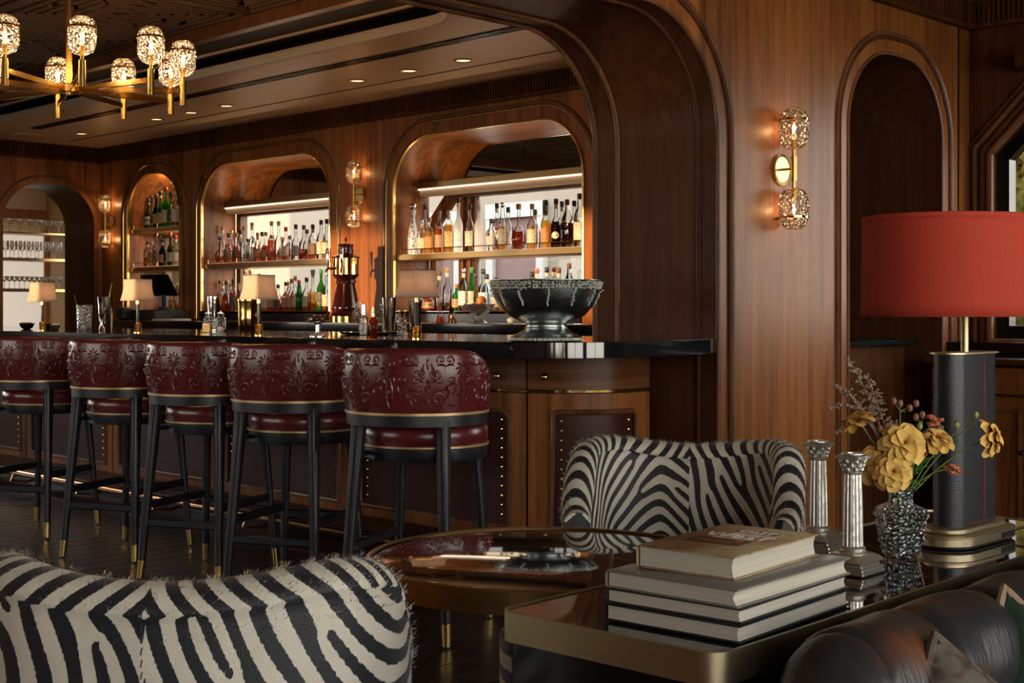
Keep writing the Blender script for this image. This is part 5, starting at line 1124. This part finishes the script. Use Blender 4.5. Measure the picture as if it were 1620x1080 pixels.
# ================================================================== SOFA
t = thing('sofa', (0, 0, 0), 'worn black leather chesterfield sofa at lower right behind the side table', 'sofa')
SX, SZ, SRr = (-.865,.745,.070); gy = [1.40, 1.57, 1.75, 1.95, 2.15, 2.35, 2.55, 2.75]
for k in range(len(gy)-1):
    y0, y1 = gy[k], gy[k+1]
    def f(u, v):
        a = -.35*pi+1.55*pi*v; y = y0+(y1-y0)*u; bulge = .008*sin(pi*u)**.5-.013*(1-min(1, sin(pi*u)*3.2)) if 0 < u < 1 else -.013
        yy = y+.02*sin(a)*1.0
        r = SRr+bulge+.0025*noise.noise((a*1.5, y*12, 2.0))*(1+2*sin(pi*u)); return (SX-r*cos(a)*1.05, yy, SZ+r*sin(a))
    MB().grid(f, 34, 40).build('roll_panel', M['sofa'], t, smooth=80)
def f(u, v):
    a = 2*pi*u; r = SRr*sin(pi/2*v)**.8; return (SX-r*cos(a)*1.05, gy[0]-.035*(1-v)**1.0-.02*cos(pi/2*v)+.02*sin(a)*v+.008, SZ+r*sin(a))
MB().grid(f, 40, 12, cu=True).build('arm_scroll', M['sofa'], t, smooth=80)
MB().box((SX-.01, 2.08, .37), (.10, 1.34, .68), bev=.02).build('outer_back', M['sofa'], t)
MB().box((SX+.36, 2.08, .2), (.64, 1.34, .26), bev=.02).build('seat_base', M['sofa'], t); MB().box((SX+.38, 2.08, .39), (.60, 1.32, .13), bev=.04).build('seat_cushion', M['sofa'], t)
m = MB()
for k in range(len(gy)-1): pass
for y in (1.5, 2.65):
    for x in (SX, SX+.6): MB().cyl((x, y, .08), (x, y, 0), .03, .02).build('leg', M['black'], t)
def cushion(loc, w_, h_, th, rot, mt, pipe, label, name='cushion'):
    t = thing(name, loc, label, 'cushion')
    def f(u, v):
        x = (u-.5)*2; z = (v-.5)*2; e = max(0, (1-x**4)*(1-z**4))**.55; pin = 1-.10*(1-abs(x))*abs(z)**2-.0; return (x*w_/2*(1-.06*(1-z*z)*abs(x)**3), -e*th/2, z*h_/2*(1-.06*(1-x*x)*abs(z)**3))
    m = MB().grid(f, 24, 24); m.grid(lambda u, v: (lambda p: (p[0], -p[1], p[2]))(f(u, v)), 24, 24)
    c_ = m.build('cover', mt, t, smooth=80)
    ed = [f(i/23, 0) for i in range(24)]+[f(1, i/23) for i in range(1, 24)]+[f(1-i/23, 1) for i in range(1, 24)]+[f(0, 1-i/23) for i in range(1, 24)]
    MB().tube(ed, .006, 6).build('piping', pipe, t)
    t.rotation_euler = rot; return t
def tapestry():
    mt, nt, N, L, P = nodes('figured tapestry'); tc = N.new('ShaderNodeTexCoord'); nz = N.new('ShaderNodeTexVoronoi'); nz.inputs['Scale'].default_value = 16; nn = N.new('ShaderNodeTexNoise'); nn.inputs['Scale'].default_value = 12; L.new(tc.outputs['Object'], nn.inputs['Vector']); L.new(nn.outputs['Color'], nz.inputs['Vector']); nz.inputs['Scale'].default_value = 7
    rp = N.new('ShaderNodeValToRGB'); e = rp.color_ramp.elements; e[0].position = .2; e[0].color = (.03,.035,.04,1); e[1].position = .6; e[1].color = (.12,.105,.085,1); q = e.new(.42); q.color = (.10,.055,.04,1); L.new(nz.outputs['Distance'], rp.inputs[0]); L.new(rp.outputs[0], P.inputs['Base Color']); P.inputs['Roughness'].default_value = .9; return mt
M['tapestry'] = tapestry(); M['tan_pipe'] = mat('tan piping', (.3, .2, .12), .6)
cushion((-.735,1.545,.565), .36, .36, .12, (R(-14), R(34), R(66)), M['tapestry'], M['tapestry'], 'dark figured tapestry cushion leaning on the leather sofa')
cushion((-.78,1.81,.565), .38, .38, .12, (R(-10), R(34), R(72)), M['velvet'], M['tan_pipe'], 'dark green velvet cushion with tan piping at the right edge')

# low cabinet under the window
t = thing('window_cabinet', (-2.35, 6.72, 0), 'low walnut cabinet below the chamfered window at right', 'cabinet')
MB().box((0, .02, .47), (2.2, .40, .90)).build('carcass', M['walnut_dark'], t); MB().box((0, 0, .945), (2.24, .46, .03), bev=.004).build('top', M['walnut_dark'], t)
for i in range(4): d_ = MB().box((-.82+.55*i, -.19, .42), (.53, .02, .70), bev=.003).build('door', M['walnut'], t); sweep(rect(-.82+.55*i-.2, -.82+.55*i+.2, .14, .70), roundprof(.01, 6), lambda a, z, o_: (a, -.20-o_, z), True).build('panel_moulding', M['trim'], d_); MB().ball((-.6+.55*i, -.215, .5), .013, 8).build('knob', M['void'], d_); MB().box((-.82+.55*i, -.19, .85), (.53, .02, .13), bev=.003).build('drawer', M['walnut'], t)
tag(MB().box((-3.88, 6.28, 1.035), (.50, .90, .03), bev=.003).build('recess_shelf', M['stone']), 'black stone shelf inside the tall blind arch', 'shelf')
t = thing('recess_cupboard', (-3.9, 6.28, 0), 'dark walnut cupboard below the shelf in the blind arch', 'cupboard'); MB().box((0, 0, .51), (.4, .88, 1.01)).build('carcass', M['walnut_dark'], t); MB().box((.205, 0, .5), (.02, .8, .9)).build('door', M['walnut_dark'], t)

# ================================================================== WALL SCONCES AND CHANDELIER
def globe(parent, c, up, r=.067, h=.19):
    # egg-crate cut glass drum with a brass collar; up = +1 stem below, -1 stem above
    prof_ = [(.022, -h/2), (r*.72, -h/2+.012), (r*.95, -h/2+.04), (r, -h/2+.07), (r, h*.18), (r*.97, h*.25), (r*.80, h*.40), (r*.45, h*.48), (.004, h*.5)]
    pr = [(a, b*up) for a, b in prof_]
    g = MB().lathe(pr, c, 28, cap=False).build('glass_globe', M['g_globe'], parent, smooth=60)
    MB().lathe([(r*1.0, (h*.20-.006)*up), (r*1.035, (h*.20-.005)*up), (r*1.035, (h*.20+.005)*up), (r*1.0, (h*.20+.006)*up)], c, 28, cap=False).build('brass_collar', M['brass_pol'], g)
    gr = MB(); n = 12
    for k in range(n):
        for sg in (-1, 1):
            P = []
            for i in range(13):
                u = i/12; zz = (-h/2+.02+(h*.9-.02)*u); a = 2*pi*k/n+sg*u*2.1
                # radius from profile
                rr_ = r
                for q in range(len(prof_)-1):
                    if prof_[q][1] <= zz <= prof_[q+1][1]: w_ = (zz-prof_[q][1])/(prof_[q+1][1]-prof_[q][1]+1e-9); rr_ = prof_[q][0]*(1-w_)+prof_[q+1][0]*w_
                P.append((c[0]+rr_*cos(a), c[1]+rr_*sin(a), c[2]+zz*up))
            gr.tube(P, .0011, 3)
    gr.build('cut_facets', M['g_cut'], g, smooth=60, kind='stuff')
    b = MB().lathe([(.006, -.05*up), (.013, -.035*up), (.016, -.01*up), (.010, .015*up), (.003, .03*up)], c, 12).build('bulb', M['g_clear'], g)
    f_ = MB().tube([(c[0]+.006*cos(i*1.3), c[1]+.006*sin(i*1.3), c[2]+(-.022+.0045*i)*up) for i in range(9)], .0022, 5).build('filament', M['fil'], g)
    MB().cyl((c[0], c[1], c[2]-h/2*up), (c[0], c[1], c[2]-(h/2-.045)*up), .012).build('socket', M['brass'], g)
    return g
def sconce(label, loc, rz, e):
    t = thing('wall_sconce', loc, label, 'wall lamp', 'twin-globe brass wall sconces', rz)
    MB().lathe([(.066, 0), (.072, .003), (.072, .009), (.060, .012), (.058, .010), (.004, .010)], n=32).xf(lambda p: (p[0], .07-p[2], p[1])).build('backplate', M['brass'], t)
    MB().cyl((0, .06, 0), (0, 0, 0), .006).build('arm', M['brass'], t); MB().cyl((0, 0, -.055), (0, 0, .055), .014, n=18).build('barrel', M['brass'], t); MB().cyl((0, 0, -.088), (0, 0, .088), .008, n=12).build('stem', M['brass'], t)
    globe(t, (0, 0, .182), 1); globe(t, (0, 0, -.182), -1)
    for s_ in (1, -1): point('sconce_bulb', (0, 0, s_*.182), e, (1, .55, .24), .012, t)
    return t
sconce('twin-globe brass sconce on the walnut pier between two arches', (-3.43, 5.23, 1.843), R(90), .8*.8)
sconce('twin-globe brass sconce between the large and middle bottle niches', (-8.76, 6.93, 2.155), 0, .8*1.3)
sconce('twin-globe brass sconce by the corner left of the small niche', (-12.87, 6.93, 2.126), 0, .8*1.5)
ch_ = thing('chandelier', (-6.66, 3.38, 2.36), 'brass chandelier of ten arms with cut glass globes', 'chandelier')
MB().cyl((0, 0, -.03), (0, 0, .76), .016, n=18).build('rod', M['brass'], ch_); MB().lathe([(.05, -.02), (.055, -.015), (.055, .02), (.05, .025)], n=24).build('hub', M['brass'], ch_)
cdir = atan2(-3.38, 6.66-0)
for k in range(10):
    lt, dp = .585*sin(R(24+36*k)), -.585*cos(R(24+36*k)); x, y = ld(lt, dp); a = atan2(y, x)
    arm = MB().box((x*.53, y*.53, 0), (.50, .012, .030), a, bev=.002).build('arm', M['brass_pol'], ch_)
    MB().cyl((x, y, -.075), (x, y, .055), .0165, n=16).build('arm_tube', M['brass'], arm); MB().cyl((x, y, .055), (x, y, .085), .008, n=10).build('arm_stem', M['brass'], arm)
    globe(arm, (x, y, .175), 1)
    point('chandelier_bulb', (x, y, .175), 3.2, (1, .55, .24), .03, ch_)

# ================================================================== ON THE BAR
def lampette(loc, label):
    t = thing('bar_lamp', loc, label, 'table lamp', 'small shaded lamps on the bar', R(0)); m = MB(); m.lathe([(.021, 0), (.021, .004), (.017, .006)], n=20)
    for k in range(6): m.lathe([(.016, .006+.008*k), (.0195, .010+.008*k), (.016, .014+.008*k)], n=20, cap=False)
    m.build('coil_base', M['brass_pol'], t); MB().cyl((0, 0, .05), (0, 0, .155), .0085, n=14).build('stem', M['lampskin'], t); MB().cyl((0, 0, .155), (0, 0, .185), .011, n=14).build('socket', M['brass_pol'], t)
    def f(u, v):
        w_ = .073-.014*v-.005*sin(pi*v); a = 2*pi*u+pi/4; ca, sa = cos(a), sin(a); e = 9; k = 1/((abs(ca)**e+abs(sa)**e)**(1/e)); return (w_*ca*k, w_*sa*k, .175+.115*v)
    sh = MB().grid(f, 64, 9, cu=True).build('lamp_shade', M['shade'], t, smooth=40); sm = sh.modifiers.new('solid', 'SOLIDIFY'); sm.thickness = .002
    for vv in (0, 1): MB().tube([f(i/64, vv) for i in range(65)], .0014, 5, cap=False).build('shade_trim', M['lampskin'] if vv else M['shade'], sh)
    MB().lathe([(.003, .285), (.006, .290), (.004, .297), (.001, .300)], n=12).build('finial', M['brass_pol'], t); MB().cyl((-.055, 0, .286), (.055, 0, .286), .0015, n=5).build('shade_carrier', M['brass'], t)
    point('bar_lamp_bulb', (0, 0, .23), .55, (1, .6, .32), .02, t)
    return t
for x, lb in ((-4.326, 'small bar lamp nearest the silver punch bowl'), (-5.484, 'small bar lamp between the brass ice bucket and grape stand'), (-6.626, 'small bar lamp in front of the cash register'), (-7.745, 'small bar lamp at far left before the arch')): lampette((x, 3.76, CT), lb)
# punch bowl
t = thing('punch_bowl', (-3.66, 3.85, CT), 'large footed silver punch bowl with beaded rim at the end of the bar', 'bowl'); n = 64
P = [(.135, 0), (.145, .004), (.145, .012), (.136, .017), (.128, .018), (.126, .026), (.104, .032), (.088, .045), (.078, .062), (.082, .068), (.11, .078), (.15, .10), (.182, .135), (.202, .175), (.212, .215), (.214, .228), (.221, .232), (.221, .238), (.210, .239), (.204, .225), (.19, .175), (.16, .12), (.1, .085), (.01, .08)]
b = MB().lathe(P, n=n); 
def hamm(p):
    a = atan2(p[1], p[0]); r = math.hypot(p[0], p[1]); k = 1+(.004*cos(a*10) if .07 < p[2] < .22 else 0)+(.003*noise.noise((a*4, p[2]*30, 1)) if p[2] > .07 else 0)
    return (p[0]*k, p[1]*k, p[2])
b.xf(hamm).build('bowl_body', M['silver_dark'] if 'silver_dark' in M else M['silver'], t, smooth=70)
rel = MB(); rnd = random.Random(5)
for i in range(150):
    a = 2*pi*i/150+rnd.uniform(-.01, .01)
    for z_, r_ in ((.228, .219), (.218, .2155), (.207, .2125)): rel.ball((r_*cos(a), r_*sin(a), z_+rnd.uniform(-.003, .003)), rnd.uniform(.003, .0052), 4)
    for z_ in (.006, .011): rel.ball((.1455*cos(a), .1455*sin(a), z_), .0035, 4)
for k in range(12):
    a = 2*pi*(k+.5)/12
    for j in range(11):
        z_ = .205-.0065*j; r_ = .214-.0011*j-.00009*j*j*2; wd_ = .010*(1-j/11); rel.ball((r_*cos(a+rnd.uniform(-1, 1)*wd_/.2), r_*sin(a+rnd.uniform(-1, 1)*wd_/.2), z_), .0042, 4)
rel.build('beaded_relief', M['silver'], t, smooth=80, kind='stuff')
# ice bucket
t = thing('ice_bucket', (-6.80, 4.58, CT), 'ribbed polished brass ice bucket with lid on the bar', 'ice bucket')
MB().lathe([(.052, 0), (.055, .004), (.056, .09), (.058, .17), (.060, .176), (.060, .180)], n=32).build('bucket_body', M['brass_pol'], t); MB().lathe([(.061, .180), (.061, .187), (.045, .196), (.012, .200), (.010, .208), (.002, .212)], n=32).build('lid', M['brass_pol'], t)
MB().tube([(.058, 0, .16), (.08, 0, .175), (.09, .0, .19), (.06, 0, .197)], .004, 6).build('handle', M['brass_pol'], t)
# cruet set
t = thing('jar_caddy', (-6.95, 4.45, CT), 'silver caddy carrying two glass garnish jars', 'caddy'); MB().lathe([(.07, 0), (.072, .004), (.07, .01)], n=30, sy=.6).build('tray', M['chrome'], t); MB().tube([(0, 0, .01), (0, 0, .15), (.012, 0, .17), (0, 0, .188), (-.012, 0, .17), (0, 0, .15)], .003, 8).build('handle', M['chrome'], t)
MB().tube([(.068*cos(2*pi*i/24), .042*sin(2*pi*i/24), .055) for i in range(25)], .002, 5, cap=False).build('gallery', M['chrome'], t)
for s_, lb in ((-1, 'left-hand glass garnish jar in the silver caddy'), (1, 'right-hand glass garnish jar in the silver caddy')):
    j = thing('garnish_jar', (-6.95+s_*.026, 4.45+s_*.026, CT+.0105), lb, 'jar', 'garnish jars'); MB().lathe([(.028, 0), (.031, .004), (.031, .06), (.018, .078), (.018, .092)], n=20).build('jar_body', M['g_cut'], j); MB().lathe([(.021, .092), (.021, .098), (.006, .101), (.006, .106)], n=16).build('lid', M['chrome'], j)
t = thing('menu_block', (-6.42, 4.06, CT), 'small engraved brass block standing on the bar', 'sign block', rz=R(35)); MB().box((0, 0, .026), (.042, .018, .05), bev=.002).build('block', M['bronze'], t); m = MB()
for q in range(4): m.box((-.012+.008*q, -.0093, .028), (.003, .001, .022+.004*(q % 2)))
m.build('engraving', M['brass_pol'], t, kind='stuff')
tag(MB().ball((0, 0, .017), .017, 14).build('paperweight', M['white']), 'small white ball beside the engraved brass block', 'ball').location = (-6.33, 4.09, CT)
t = thing('shaker_tin', (-7.22, 4.62, CT), 'dark steel shaker standing behind the garnish jars', 'shaker'); MB().lathe([(.034, 0), (.036, .003), (.044, .20), (.044, .206), (.040, .206), (.036, .01)], n=24).build('tin', M['chrome'], t)
# stand with grapes
gs = thing('glass_stand', (-5.07, 3.80, CT), 'footed silver stand with glass plate on a tray on the bar', 'cake stand')
MB().lathe([(.038, 0), (.038, .003), (.012, .010), (.010, .02), (.010, .055), (.02, .062), (.055, .066), (.062, .072), (.060, .072), (.04, .069), (.01, .068)], n=32).build('stand_body', M['chrome'], gs)
for k in range(24):
    a = k*2.4; r = .006*sqrt(k)*1.35; z_ = .072+.009+(.016 if r < .018 else 0)
    g = MB().ball((0, 0, 0), .0095, 8).build('grape', M['grape'] if 'grape' in M else M['c_brown']); g.location = (-5.07+r*cos(a), 3.80+r*sin(a), CT+z_)
    tag(g, 'dark purple grape heaped on the silver stand', 'grape', 'grapes heaped on the silver stand')
t = thing('tray', (-5.33, 4.33, CT), 'oval silver serving tray on the bar behind the grape stand', 'tray'); MB().lathe([(.13, 0), (.155, .004), (.165, .012), (.163, .014), (.15, .007), (.01, .005)], n=40, sy=.7, rz=R(45)).build('tray_body', M['chrome'], t)
for dx, lb in ((-.06, 'left stemmed cut-glass decanter on the serving tray'), (.06, 'right stemmed cut-glass decanter on the serving tray')):
    t = thing('glass_decanter', (-5.33+dx*.7071, 4.33+dx*.7071, CT+.006), lb, 'decanter', 'decanters on the serving tray')
    MB().lathe([(.03, 0), (.03, .003), (.006, .008), (.006, .05), (.036, .075), (.042, .095), (.030, .118), (.017, .125), (.020, .16), (.019, .16)], n=24).build('glass_body', M['g_cut'], t)
# atomiser, dropper, tins
t = thing('spray_bottle', (-5.18, 4.16, CT), 'glass atomiser bottle with tall silver cap on the bar', 'spray bottle'); MB().lathe([(.017, 0), (.02, .003), (.022, .04), (.018, .065), (.022, .08), (.016, .095), (.012, .10)], n=18).build('glass_body', M['g_clear'], t); MB().lathe([(.015, .003), (.02, .04), (.017, .062)], n=16).build('liquid', M['l_pale'], t); MB().lathe([(.012, .1), (.012, .148), (.010, .15)], n=16).build('cap', M['chrome'], t)
t = thing('dropper_bottle', (-5.20, 4.235, CT), 'brown dropper bottle with copper collar next to the atomiser', 'dropper bottle'); MB().lathe([(.018, 0), (.02, .003), (.02, .07), (.010, .085), (.010, .09)], n=18).build('glass_body', M['l_cognac'], t); MB().lathe([(.011, .088), (.011, .108)], n=14).build('collar', M['copper'], t); MB().lathe([(.007, .108), (.008, .125), (.004, .138)], n=12).build('bulb', M['white'], t)
for x, y, h, r, lb in ((-5.23, 4.36, .185, .036, 'taller polished steel shaker tin by the atomiser'), (-5.10, 4.42, .17, .034, 'shorter polished steel shaker tin behind the spoon glass')):
    t = thing('shaker_tin', (x, y, CT), lb, 'shaker', 'shaker tins'); MB().lathe([(r*.75, 0), (r*.78, .003), (r, h-.004), (r*1.02, h), (r*.95, h), (r*.74, .01)], n=28).build('tin', M['chrome'], t)
t = thing('spoon_glass', (-5.0, 4.25, CT), 'small glass of brass cocktail spoons at the right of the shakers', 'glass'); MB().lathe([(.026, 0), (.028, .003), (.022, .05), (.03, .09), (.028, .09), (.02, .05), (.022, .006)], n=20).build('glass_body', M['g_cut'], t)
for k in range(4):
    a = k*1.5+.4; s_ = thing('cocktail_spoon', (-5.0, 4.25, CT+.008), 'brass cocktail spoon leaning in the small glass', 'spoon', 'brass spoons in the small glass'); MB().tube([(-.01*cos(a), -.01*sin(a), 0), (.02*cos(a), .02*sin(a), .105)], .0018, 6).build('handle', M['brass_pol'], s_); MB().ball((.0215*cos(a), .0215*sin(a), .11), .006, 6).build('spoon_tip', M['brass_pol'], s_)
# left group
t = thing('mixing_glass', (-7.63, 3.97, CT), 'cut crystal mixing glass with bar spoon near the left arch', 'mixing glass'); MB().lathe([(.04, 0), (.043, .004), (.047, .15), (.045, .155), (.042, .15), (.038, .012), (.01, .010)], n=28).build('glass_body', M['g_cut'], t); MB().tube([(0, 0, .012), (-.03, -.02, .12), (-.055, -.04, .22)], .0018, 6).build('bar_spoon', M['brass_pol'], t)
t = thing('shaker_tin', (-7.72, 4.16, CT), 'tall ribbed steel shaker with a gold straw near the left arch', 'shaker'); MB().lathe([(.036, 0), (.038, .003), (.05, .20), (.051, .206), (.048, .206), (.034, .01)], n=28).build('tin', M['chrome'], t); MB().tube([(0, 0, .06), (.02, .02, .24), (.028, .028, .29)], .003, 6).build('straw', M['brass_pol'], t)
t = thing('jigger', (-7.62, 4.08, CT), 'double-cone steel jigger before the ribbed shaker', 'jigger'); MB().lathe([(.02, 0), (.006, .045), (.024, .10)], n=20, cap=False).build('cones', M['chrome'], t)
t = thing('sugar_basket', (-7.66, 3.80, CT), 'small silver basket of wrapped sugars by the mixing glass', 'basket'); MB().lathe([(.02, 0), (.022, .003), (.03, .03), (.035, .034)], n=20, cap=False).build('basket_body', M['chrome'], t)
for k in range(5): a = k*1.26; tag(MB().box((-7.66+.012*cos(a), 3.80+.012*sin(a), CT+.036), (.02, .014, .012), a, bev=.002).build('sugar_cube', M['paper']), 'wrapped sugar in the small silver basket', 'sugar', 'sugars in the silver basket')
for x, y, lb in ((-8.50, 4.02, 'left dark bowl of nuts on the bar by the arch'), (-8.38, 4.10, 'right dark bowl of nuts on the bar by the arch')):
    t = thing('nut_bowl', (x, y, CT), lb, 'bowl', 'bowls of nuts'); MB().lathe([(.02, 0), (.035, .008), (.048, .03), (.050, .038), (.046, .036), (.03, .012), (.01, .010)], n=24).build('bowl_body', M['void'], t)
    for k in range(9): a = k*2.4; r = .011*sqrt(k); q = MB().ball((0, 0, 0), .011, 6).build('nut', M['c_orange']); q.location = (x+r*cos(a), y+r*sin(a), CT+.034); tag(q, 'round brown nut piled in the %s dark bowl' % lb.split()[0], 'nut', 'nuts in the dark bowls')
t = thing('pepper_mill', (-8.30, 4.5, CT), 'slim dark pestle standing by the nut bowls', 'pestle'); MB().lathe([(.012, 0), (.006, .02), (.005, .11), (.011, .115), (.009, .13)], n=14).build('pestle_body', M['black'], t)
# back counter: beer tower, fruit bowl, little bottles, lemon, till, papers
t = thing('beer_tower', (-8.47, 6.62, BT), 'oxblood ceramic beer tower with brass band and three taps', 'beer tower')
M['glaze'] = mat('oxblood glaze', (.045, .008, .008), .08, coat=.6); M['grape'] = M['glaze']
MB().lathe([(.125, 0), (.125, .045), (.122, .047)], n=32).build('brass_foot', M['brass_pol'], t)
MB().lathe([(.128, .047), (.122, .065), (.105, .085), (.112, .10), (.104, .13), (.088, .22), (.074, .285), (.072, .30), (.082, .31), (.082, .322), (.074, .335), (.10, .36), (.108, .372)], n=32).build('ceramic_column', M['glaze'], t)
MB().lathe([(.100, .372), (.100, .50)], n=32).build('brass_band', M['brass_pol'], t); MB().lathe([(.112, .50), (.108, .512), (.075, .525), (.058, .535), (.062, .56), (.056, .585), (.062, .60), (.058, .612), (.01, .616)], n=32).build('ceramic_cap', M['glaze'], t)
MB().lathe([(.008, .616), (.004, .63), (.012, .645), (.003, .665), (.001, .672)], n=14).build('finial', M['brass_pol'], t)
for a in (-150, -100, -50):
    a = R(a); d = Vector((cos(a), sin(a), 0)); tp = MB().tube([d*.10+Vector((0, 0, .42)), d*.15+Vector((0, 0, .42)), d*.165+Vector((0, 0, .40)), d*.165+Vector((0, 0, .365))], [.012, .012, .012, .009], 10).build('tap', M['brass_pol'], t)
    MB().tube([d*.15+Vector((0, 0, .43)), d*.152+Vector((0, 0, .47)), d*.155+Vector((0, 0, .56)), d*.155+Vector((0, 0, .575))], [.006, .012, .017, .012], 10).build('tap_handle', M['chrome'], tp)
t = thing('fruit_bowl', (-6.80, 6.48, BT), 'footed cut-glass bowl of oranges on the back counter', 'bowl'); MB().lathe([(.055, 0), (.055, .005), (.04, .02), (.045, .05), (.07, .08), (.112, .135), (.108, .137), (.06, .078), (.01, .05)], n=32).build('glass_body', M['g_cut'], t)
for k, (dx, dy, dz, lb) in enumerate(((-.035, 0, .112, 'left orange in the footed glass bowl'), (.035, .0, .112, 'right orange in the footed glass bowl'), (.0, .02, .155, 'topmost orange in the footed glass bowl'))): q = MB().ball((0, 0, 0), .036, 14).build('orange_fruit', M['orange'] if 'orange' in M else M['c_orange']); q.location = (-6.80+dx, 6.48+dy, BT+dz); tag(q, lb, 'orange', 'oranges in the glass bowl')
q = MB().ball((0, 0, 0), .028, 12, sz=.7).build('lemon_shell', M['white']); q.location = (-6.46, 6.45, BT+.02); q.rotation_euler = (0, .3, .5); tag(q, 'pale squeezed lemon half on the black back counter', 'lemon')
for x, lb in ((-7.22, 'small bell-shaped jar left of the fruit bowl'), (-7.10, 'small round-labelled jar beside the fruit bowl')): t = thing('small_jar', (x, 6.5, BT), lb, 'jar', 'small jars'); MB().lathe([(.03, 0), (.034, .004), (.028, .05), (.012, .08), (.012, .095)], n=18).build('glass_body', M['g_clear'], t); MB().lathe([(.03, .003), (.026, .045)], n=16).build('liquid', M['l_amber'], t)
t = thing('brass_jigger', (-7.02, 6.42, BT), 'tall brass jigger on the back counter by the fruit bowl', 'jigger'); MB().lathe([(.022, 0), (.007, .05), (.024, .11)], n=18, cap=False).build('cones', M['brass_pol'], t)
t = thing('cash_register', (-11.45, 6.72, BT), 'black till with angled screen in front of the small niche', 'cash register'); MB().box((-.05, 0, .05), (.5, .34, .10), bev=.01).build('cash_drawer', M['tile'], t); MB().cyl((0, .05, .1), (0, .05, .24), .02).build('stand', M['tile'], t)
s_ = MB().box((0, 0, 0), (.36, .02, .24), bev=.006).build('screen', M['void'], t); s_.location = (0, .0, .33); s_.rotation_euler = (R(35), 0, R(15))
t = thing('receipt_printer', (-11.73, 6.56, BT), 'black receipt printer at the left end of the back counter', 'printer'); MB().box((0, 0, .06), (.15, .2, .12), bev=.02).build('housing', M['tile'], t); MB().box((0, -.08, .122), (.06, .02, .002)).build('paper_slot', M['white'], t)
for k in range(2): tag(MB().box((-10.95+.01*k, 6.55, BT+.004+.008*k), (.34-.03*k, .2, .008), .1*k).build('menu_folder', M['paper']), ('lower' if k == 0 else 'upper')+' pale menu folder lying on the back counter', 'menu', 'menu folders')
M['orangeskin'] = mat('orange peel', (.5, .19, .05), .5)
for o in bpy.data.objects:
    if o.name.startswith('orange_fruit'): o.data.materials[0] = M['orangeskin']
    if o.name.startswith('grape') and o.type == 'MESH': o.data.materials[0] = M['glaze']
for o in bpy.data.objects:
    if o.type == 'EMPTY' and 'label' not in o and 'kind' not in o and o.parent is None: print('UNTAGGED', o.name)
